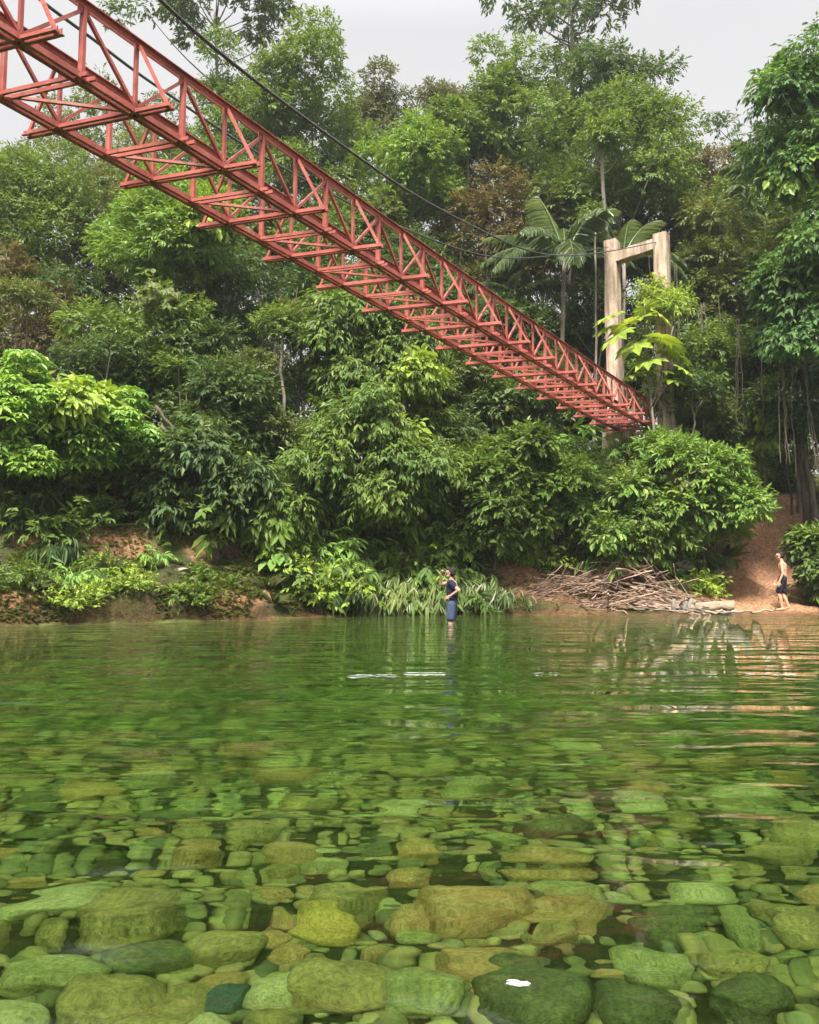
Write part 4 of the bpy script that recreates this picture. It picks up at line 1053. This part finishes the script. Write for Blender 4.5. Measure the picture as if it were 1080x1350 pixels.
def bed_rest():
    SVl = [stone_mesh(500 + i, 2, (0, .5)[i % 2]) for i in range(6)]
    rng = np.random.default_rng(405); V, Fc, n0 = [], [], 0
    cnt = 0
    cells = {}
    for x, y, r in taken: cells.setdefault((int(x // .5), int(y // .5)), []).append((x, y, r))
    while cnt < 8200:
        if cnt < 3200: y = rng.uniform(1.0, 5.); r = rng.uniform(.02, .06)
        else: y = 3.5 + 11.5 * rng.random() ** 1.2; r = rng.uniform(.04, .17)
        x = rng.uniform(-1, 1) * (.6 * y + .6)
        cx, cy_ = int(x // .5), int(y // .5)
        near = [t for i in (-1, 0, 1) for j in (-1, 0, 1) for t in cells.get((cx + i, cy_ + j), [])]
        if r > .055 and any((x - a) ** 2 + (y - b_) ** 2 < (.75 * (r + c)) ** 2 for a, b_, c in near):
            r *= .45
            if any((x - a) ** 2 + (y - b_) ** 2 < (.7 * (r + c)) ** 2 for a, b_, c in near):
                cnt += .2; continue
        cells.setdefault((cx, cy_), []).append((x, y, r))
        v, f = SVl[rng.integers(6)]
        a = rng.uniform(0, 3.1); ca, sa = math.cos(a), math.sin(a)
        w_ = v * [r, r * rng.uniform(.6, 1), r * rng.uniform(.45, .75)]
        w_ = np.stack([w_[:, 0] * ca - w_[:, 1] * sa, w_[:, 0] * sa + w_[:, 1] * ca, w_[:, 2]], 1)
        V.append(w_ + [x, y, gz(x, y) + r * .15]); Fc.append(f + n0); n0 += len(v); cnt += 1
    m, nt, out = newmat('bed_stones')
    ge = N(nt, 'ShaderNodeNewGeometry'); tc = N(nt, 'ShaderNodeTexCoord')
    col = ramp(nt, ge.outputs['Random Per Island'], [(0, (.07, .09, .035)), (.25, (.14, .15, .05)), (.5, (.22, .22, .08)), (.7, (.24, .2, .09)), (.88, (.28, .29, .12)), (1, (.08, .11, .06))])
    col = mixc(nt, 1., col, ramp(nt, noise(nt, tc.outputs['Object'], 14, 5, .7), [(.35, (.6, .6, .55)), (.65, (1.2, 1.2, 1.1))]), 'MULTIPLY')
    p = N(nt, 'ShaderNodeBsdfPrincipled', Roughness=.9); nt.links.new(col, p.inputs['Base Color']); nt.links.new(p.outputs[0], out.inputs['Surface'])
    o = link('river_gravel', np_mesh('river_gravel', np.concatenate(V), np.concatenate(Fc), True), m)
    tag(o, 'green and tan gravel and small stones filling the river bed', 'gravel', kind='stuff')
bed_rest()

# ------------------------------------------------------------------ foam on the water
def foam_mat():
    m, nt, out = newmat('white_foam')
    tc = N(nt, 'ShaderNodeTexCoord')
    p = N(nt, 'ShaderNodeBsdfPrincipled', Roughness=.6); p.inputs['Base Color'].default_value = (.4, .42, .4, 1)
    nt.links.new(bump(nt, noise(nt, tc.outputs['Object'], 40, 4), .6, .02), p.inputs['Normal']); nt.links.new(p.outputs[0], out.inputs['Surface'])
    return m
FM = foam_mat()
def foam(px0, px1, py, seed, label, dens=16, rad=.05):
    rng = np.random.default_rng(seed)
    a, b_ = on_water(px0, py), on_water(px1, py)
    V, Fc, n0 = [], [], 0
    n = int(dens)
    for _ in range(n):
        t = rng.random(); c = np.array(a.lerp(b_, t)) + [0, rng.normal() * rad * .7, .0012]
        L = rad * rng.uniform(.4, 2.2); W_ = rad * rng.uniform(.25, .7); q = np.linspace(0, 2 * math.pi, 13)[:-1]
        rr = rng.uniform(.6, 1.2, 12)
        ring = np.stack([np.cos(q) * L * rr, np.sin(q) * W_ * rr, np.zeros(12)], 1) + c
        V += ring.tolist() + [(c + [0, 0, .0015]).tolist()]
        Fc += [(n0 + i, n0 + (i + 1) % 12, n0 + 12) for i in range(12)]; n0 += 13
    me = bpy.data.meshes.new('foam_patch'); me.from_pydata(V, [], Fc); me.update()
    tag(link('foam_patch', me, FM), label, 'foam', 'patches of foam on the water', 'stuff')
foam(466, 530, 890, 1, 'left half of the long white foam streak in front of the man', 16, .03)
foam(538, 586, 887, 2, 'right half of the white foam streak in front of the man', 11, .03)
foam(704, 738, 887, 3, 'short faint foam streak right of the man', 4, .022)
foam(932, 1052, 889, 4, 'long thin foam streak below the bare backed person', 14, .024)
foam(676, 692, 1296, 5, 'small white bubble raft floating above the brownish boulder', 16, .012)

# ------------------------------------------------------------------ driftwood
def stick_mesh(seed):
    rng = np.random.default_rng(seed); mb = MB()
    n = 9; t = np.linspace(-.5, .5, n)
    p = np.stack([t, np.cumsum(rng.normal(size=n)) * .022, np.cumsum(rng.normal(size=n)) * .018], 1); p -= p.mean(0)
    mb.tube(p, np.linspace(.02, .008, n) * rng.uniform(.7, 1.3), 6)
    for _ in range(rng.integers(0, 3)):
        a = p[rng.integers(2, n - 1)]; mb.tube([a, a + [rng.uniform(.03, .14), rng.uniform(-.1, .1), rng.uniform(-.06, .1)]], [.009, .004], 5)
    me = mb.mesh('driftwood_stick', True); me.materials.append(M['wood']); return me
stk = [stick_mesh(600 + i) for i in range(14)]
rng = np.random.default_rng(99)
def pile_h(x, y):
    x0 = 7.1; r = np.hypot((x - x0) / np.where(x < x0, 4.1, 2.0), (y - 25.5) / 1.15)
    return 1.55 * max(0, 1 - r) ** .85 * (1.0 if x < x0 else .8)
where = lambda x, h: ('low at the left end of the driftwood heap' if x < 4.6 else 'on the crest of the driftwood heap' if h > .75 else 'in the middle of the driftwood heap' if x < 7.4 else 'at the right end of the driftwood heap')
LW = ['thin bleached stick ', 'crooked bleached branch ', 'long grey brown branch ', 'stout bleached branch ']
for i in range(298):
    while True:
        x = rng.uniform(2.5, 8.7); y = rng.uniform(24.3, 26.5)
        hh = pile_h(x, y)
        if hh > .02 or rng.random() < .12: break
    k = int(rng.integers(14)); ln = rng.uniform(.6, 2.3); o = link('driftwood_stick', stk[k])
    zz = max(gz(x, y), .0) * .55 + .03 + hh * rng.uniform(.55, 1.)
    dx_ = 1 if x < 7.1 else -1
    o.location = (x, y, max(zz, .05) if x > 3 else .06)
    thick = rng.uniform(.55, 1.7)
    slope = -math.atan2(pile_h(x + .3, y) - pile_h(x - .3, y), .6) * .8
    o.rotation_euler = (rng.uniform(0, 6.28), slope + rng.normal() * .28, rng.normal() * .75 + (math.pi if rng.random() < .5 else 0))
    if abs(o.rotation_euler.z) > 2: o.rotation_euler.y *= -1
    o.scale = (ln, thick, thick)
    tag(o, LW[0 if thick < 1.1 else 3 if thick > 1.6 else 2 if ln > 1.5 else 1] + where(x, hh), 'stick', 'driftwood heap on the far bank')
def log(name, px0, px1, Y0, Y1, r0, r1, mat, label, seed, knots=2, cat='log'):
    rng = np.random.default_rng(seed); a, b_ = at(*px0, Y0), at(*px1, Y1)
    n = 14; t = np.linspace(0, 1, n)[:, None]
    P = np.array(a) + (np.array(b_) - np.array(a)) * t + rng.normal(size=(n, 3)) * .028
    mb = MB(); mb.tube(P, np.linspace(r0, r1, n) * rng.uniform(.82, 1.14, n), 12)
    for _ in range(knots):
        q = P[rng.integers(2, n - 2)]; e = q + rng.normal(size=3) * .15 + [0, 0, .25]
        mb.tube([q, e], [r1 * .4, r1 * .2], 6)
    return tag(mb.build(name, M[mat], None, True), label, cat)
log('fallen_log', (838, 802), (966, 799), 24.9, 24.4, .09, .165, 'log', 'thick bleached log lying at the foot of the driftwood heap', 1)
log('fallen_log', (862, 748), (914, 746), 26.6, 26.5, .12, .2, 'greylog', 'short thick grey log on top of the driftwood heap', 2, 0)
log('fallen_log', (690, 800), (905, 795), 25.2, 24.8, .06, .11, 'wood', 'long weathered log in front of the driftwood heap', 3)
log('driftwood_pole', (930, 807.5), (1022, 804.5), 23.9, 24.1, .035, .03, 'log', 'straight pale pole lying at the water edge below the bare backed person', 4, 0, 'pole')
log('driftwood_pole', (905, 806), (985, 807), 24.1, 23.8, .03, .03, 'greylog', 'dark wet pole at the water edge left of the pale pole', 5, 0, 'pole')
def stump():
    rng = np.random.default_rng(8); p = at(900, 806, 24.5); mb = MB()
    for j in range(5):
        a = np.array(p) + [rng.normal() * .14, rng.normal() * .1, -.2]
        mb.tube([a, a + [rng.normal() * .05, 0, .28], a + [rng.normal() * .12, 0, .4 + .2 * rng.random()]], [.08, .07, .05], 7)
    for j in range(5):
        a = np.array(p) + [0, 0, .1]; e = a + [rng.normal() * .5, rng.normal() * .15, -.12]
        mb.tube([a, (a + e) / 2 + [0, 0, .05], e], [.05, .035, .015], 6)
    tag(mb.build('rooted_stump', M['greylog'], None, True), 'splintered grey root stump standing at the water edge by the log end', 'stump')
stump()
for px, py, w_, lab in ((905, 712, .32, 'rounded pale rock at the top of the lower red trail'),):
    q = at(965, 712, 27.0); o = link('bank_rock', rock_me); o.location = (q.x - .2, 27.6, gz(q.x - .2, 27.6) + .08); o.scale = (.3, .26, .22); tag(o, lab, 'rock')
for i, (px, lab) in enumerate(((250, 'small pale stone on the mossy shelf of the left bank'), (236, 'small whitish stone left of the other one on the left bank shelf'))):
    x = at(px, 770, 21.0).x; y = float(waterline(np.array([x]))[0]) + 1.3 + .3 * i; o = link('bank_rock', rock_me); o.location = (x, y, gz(x, y) + .03); o.scale = (.13, .09, .06); tag(o, lab, 'rock')

# ------------------------------------------------------------------ people
def skin_mat(name, a, b_):
    m, nt, out = newmat(name); tc = N(nt, 'ShaderNodeTexCoord')
    p = N(nt, 'ShaderNodeBsdfPrincipled', Roughness=.5)
    nt.links.new(ramp(nt, noise(nt, tc.outputs['Object'], 5, 4), [(.3, a), (.7, b_)]), p.inputs['Base Color'])
    p.inputs['Subsurface Weight'].default_value = .08; p.inputs['Subsurface Radius'].default_value = (.02, .008, .005)
    nt.links.new(p.outputs[0], out.inputs['Surface']); return m
M['skin'] = skin_mat('skin', (.5, .27, .19), (.62, .36, .26))
M['skin2'] = skin_mat('tanned_skin', (.52, .27, .17), (.66, .36, .24))
M['navy'] = surf_mat('navy_cotton', [(.3, (.012, .012, .03)), (.7, (.03, .028, .06))], 30, .9, b=.3)
M['blue'] = M['blue']
M['denim'] = surf_mat('blue_shorts_cloth', [(.3, (.04, .06, .11)), (.7, (.085, .115, .19))], 25, .9, b=.3)
M['black'] = surf_mat('dark_swim_shorts', [(.3, (.012, .012, .022)), (.7, (.035, .033, .055))], 25, .8, b=.3)
M['hair'] = surf_mat('dark_hair', [(.3, (.008, .006, .005)), (.7, (.03, .022, .018))], 60, .5, (1, 1, .2), .6)
M['phone'] = surf_mat('dark_plastic', [(.3, (.01, .01, .012)), (.7, (.02, .02, .024))], 5, .3, b=.0)

def blob(parts, voxel, name, smooth=4):
    """union of tapered capsules ((p0, r0, p1, r1) or (centre, (rx, ry, rz))) melted into one skin"""
    mb = MB()
    for q in parts:
        if len(q) == 4:
            a, r0, b_, r1 = np.array(q[0], float), q[1], np.array(q[2], float), q[3]
            d = b_ - a; L = np.linalg.norm(d) + 1e-6; d = d / L
            cap = np.array([-.98, -.8, -.45, 0]); pts = [a + d * r0 * c for c in cap] + [b_ + d * r1 * -c for c in cap[::-1]]
            rad = [max(r0 * math.sqrt(1 - c * c), .001) for c in cap] + [max(r1 * math.sqrt(1 - c * c), .001) for c in cap[::-1]]
            mb.tube(pts, rad, 12)
        else:
            c, s = np.array(q[0], float), q[1]
            th = np.linspace(-.97, .97, 11); mb.tube([c + [0, 0, s[2] * t] for t in th], [math.sqrt(1 - t * t) for t in th], 16)
            v = mb.v[-1]; v[:, 0] = c[0] + (v[:, 0] - c[0]) * s[0]; v[:, 1] = c[1] + (v[:, 1] - c[1]) * s[1]
    me = mb.mesh(name)
    o = bpy.data.objects.new(name + '_tmp', me); C.objects.link(o)
    rm = o.modifiers.new('r', 'REMESH'); rm.mode = 'VOXEL'; rm.voxel_size = voxel
    sm = o.modifiers.new('s', 'SMOOTH'); sm.iterations = smooth; sm.factor = .5
    dg = bpy.context.evaluated_depsgraph_get(); res = bpy.data.meshes.new_from_object(o.evaluated_get(dg))
    bpy.data.objects.remove(o); res.name = name
    res.polygons.foreach_set('use_smooth', np.ones(len(res.polygons), bool)); res.update()
    return res

def hand(w, d, nrm, curl=.4, s=1.):
    """palm and five fingers from wrist w along d; nrm = back of the hand"""
    w, d, nrm = np.array(w, float), unit(np.array(d, float)), np.array(nrm, float)
    sd = unit(np.cross(d, nrm)); nrm = np.cross(sd, d)
    out = []
    for i in (-1, 0, 1): out.append((w + sd * i * .018, .02 * s, w + d * .085 + sd * i * .026, .016 * s))
    for i, L in enumerate((.068, .078, .072, .056)):
        b_ = w + d * .088 + sd * (i - 1.5) * .021; k = b_ + (d * math.cos(curl * .5) - nrm * math.sin(curl * .5)) * L * .5
        e = k + (d * math.cos(curl * 1.6) - nrm * math.sin(curl * 1.6)) * L * .5
        out += [(b_, .0095, k, .009), (k, .009, e, .0075)]
    t0 = w + d * .03 - sd * .03; t1 = t0 + unit(d * .7 - sd * .8 - nrm * .3) * .04; t2 = t1 + unit(d * .9 - sd * .3 - nrm * .4) * .032
    out += [(t0, .014, t1, .011), (t1, .011, t2, .009)]
    return out

def head(c, fwd, up=(0, 0, 1)):
    c = np.array(c, float); f = unit(np.array(fwd, float)); u = np.array(up, float); s = unit(np.cross(u, f)); u = np.cross(f, s)
    P = lambda a, b_, d: c + f * a + s * b_ + u * d
    return [(P(-.02, 0, .03), .092, P(.015, 0, .03), .088), (P(.025, 0, -.045), .066, P(.05, 0, -.08), .04), (P(.03, .03, -.05), .045, P(.045, -.02, -.075), .035),
            (P(.098, 0, .02), .010, P(.118, 0, -.018), .016), (P(.1, -.022, -.052), .008, P(.1, .022, -.052), .008), (P(.098, -.018, -.064), .008, P(.098, .018, -.064), .008),
            (P(.09, -.033, .028), .012, P(.092, -.03, .028), .012), (P(.09, .033, .028), .012, P(.092, .03, .028), .012), (P(.092, -.05, .047), .009, P(.098, -.015, .048), .009), (P(.092, .05, .047), .009, P(.098, .015, .048), .009),
            (P(-.005, .084, .025), .012, P(-.015, .096, -.015), .012), (P(-.005, -.084, .025), .012, P(-.015, -.096, -.015), .012)]
def hair(c, fwd):
    c = np.array(c, float); f = unit(np.array(fwd, float)); s = unit(np.cross([0, 0, 1.], f)); u = np.array([0, 0, 1.])
    P = lambda a, b_, d: c + f * a + s * b_ + u * d
    return [(P(-.03, 0, .05), .092, P(.012, 0, .052), .083), (P(-.05, .02, .0), .07, P(-.052, -.02, .0), .07), (P(-.055, 0, -.03), .055, P(-.052, 0, -.05), .045), (P(.05, .02, .1), .035, P(.03, -.03, .105), .04),
            (P(-.01, .078, .03), .022, P(-.02, .074, -.0), .02), (P(-.01, -.078, .03), .022, P(-.02, -.074, -.0), .02)]

def man():
    y = 18.7; x = at(596, 815, y).x; z = gz(x, y)
    r = empty('person', (x, y, z), R(168), 'man in dark shirt and blue shorts standing shin deep in river, hand at face', 'person')
    # local frame: x forward, y to his left, z up
    hd = (.03, 0, 1.6)
    A = [((0, .085, .93), .1, (0, -.085, .93), .1), ((0, 0, .95), .125, (-.01, 0, 1.15), .115), ((-.01, 0, 1.15), .12, (0, 0, 1.32), .135), ((0, .1, 1.36), .075, (0, -.1, 1.36), .075), ((0, .06, 1.2), .1, (0, -.06, 1.2), .1), ((0, 0, 1.4), .06, (.02, 0, 1.5), .055)]
    for s in (1, -1):
        A += [((0, .09 * s, .9), .085, (.02, .1 * s, .5), .058), ((.02, .1 * s, .5), .058, (.0, .1 * s, .33), .056), ((.0, .1 * s, .33), .056, (-.02, .1 * s, .08), .036), ((-.03, .1 * s, .05), .04, (.13, .115 * s, .03), .03)]
    el, hl = (-.2, .27, 1.22), (.02, .2, 1.08)
    A += [((0, .18, 1.39), .056, el, .042), (el, .04, hl, .028)] + hand(hl, (.8, -.3, -.35), (0, 1, .3), .5)
    er, hr = (.27, -.2, 1.36), (.27, -.1, 1.56)
    A += [((0, -.18, 1.39), .056, er, .042), (er, .04, hr, .028)] + hand(hr, (-.1, .25, .95), (.9, -.2, 0), .9)
    A += head(hd, (1, -.15, -.05))
    link('body', blob(A, .007, 'body'), M['skin'], r)
    S = [((0, .07, .97), .115, (0, -.07, .97), .115), ((0, 0, 1.0), .135, (-.01, 0, 1.15), .13), ((-.01, .04, 1.15), .125, (0, .05, 1.32), .125), ((-.01, -.04, 1.15), .125, (0, -.05, 1.32), .125), ((0, .1, 1.37), .085, (0, -.1, 1.37), .085),
         ((0, .18, 1.39), .07, (-.1, .23, 1.30), .062), ((0, -.18, 1.39), .07, (.12, -.195, 1.37), .062)]
    link('shirt', blob(S, .009, 'shirt'), M['navy'], r)
    T = [((0, .07, .94), .122, (0, -.07, .94), .122)]
    for s in (1, -1): T += [((0, .085 * s, .92), .115, (.015, .105 * s, .6), .098)]
    link('shorts', blob(T, .009, 'shorts', 2), M['denim'], r)
    link('hair', blob(hair(hd, (1, -.15, 0)), .008, 'hair'), M['hair'], r)
    mb = MB(); mb.box_between((.26, -.09, 1.62), (.24, -.075, 1.76), .07, .012, (1, -.3, 0))
    ph = mb.build('mobile_phone', M['phone']); ph.location = r.location; ph.rotation_euler = r.rotation_euler
    tag(ph, 'small dark phone held up in the raised hand of the man in the river', 'phone')
man()
def bather():
    y = 25.0; x = at(1034, 805, y).x; z = gz(x, y)
    r = empty('person', (x, y, z - .005), R(150), 'bare backed person in dark swim shorts walking along the far water edge', 'person')
    hd = (.06, 0, 1.66)
    A = [((0, .085, .97), .098, (0, -.085, .97), .098), ((0, 0, .99), .115, (-.01, 0, 1.18), .105), ((-.01, 0, 1.18), .11, (0, 0, 1.36), .125), ((0, .11, 1.41), .07, (0, -.11, 1.41), .07), ((0, .07, 1.26), .09, (0, -.07, 1.26), .09), ((0, .0, 1.44), .058, (.035, 0, 1.56), .052)]
    legs = ((1, (.13, .09, .54), (.04, .09, .1)), (-1, (.05, -.1, .52), (-.12, -.1, .11)))
    for s, kn, an in legs:
        h = np.array([0, .09 * s, .95]); kn, an = np.array(kn), np.array(an); mid_ = kn * .62 + an * .38
        A += [(h, .088, kn, .058), (kn, .056, mid_ - [.02, 0, 0], .056), (mid_ - [.02, 0, 0], .056, an, .036)]
    A += [((.02, .09, .06), .042, (.19, .1, .03), .03), ((-.12, -.1, .1), .04, (.02, -.11, .03), .032)]
    el, hl = (-.03, .26, 1.12), (.08, .27, .86)
    A += [((0, .19, 1.43), .054, el, .04), (el, .038, hl, .027)] + hand(hl, (.2, .05, -1), (0, 1, 0), .5)
    er, hr = (.05, -.25, 1.13), (.2, -.23, .92)
    A += [((0, -.19, 1.43), .054, er, .04), (er, .038, hr, .027)] + hand(hr, (.4, 0, -.9), (0, -1, 0), .5)
    A += head(hd, (1, .1, -.1))
    link('body', blob(A, .007, 'body'), M['skin2'], r)
    T = [((0, .07, .98), .116, (0, -.07, .98), .116)]
    T += [((0, .085, .95), .108, (.11, .095, .6), .092), ((0, -.085, .95), .108, (.02, -.1, .6), .092)]
    link('shorts', blob(T, .009, 'shorts', 2), M['black'], r)
    link('hair', blob(hair(hd, (1, .1, 0)), .008, 'hair'), M['hair'], r)
bather()

# ------------------------------------------------------------------ the damp air over the river
hz, hnt, hout = newmat('river_haze')
pv = N(hnt, 'ShaderNodeVolumePrincipled', Density=.0005, Anisotropy=.2); pv.inputs['Color'].default_value = (.93, .96, 1, 1)
hnt.links.new(pv.outputs[0], hout.inputs['Volume'])
mb = MB(); mb.box((0, 20, 16.0), (700, 700, 43)); tag(mb.build('haze', hz), 'thin damp haze hanging in the air over the river', kind='stuff')
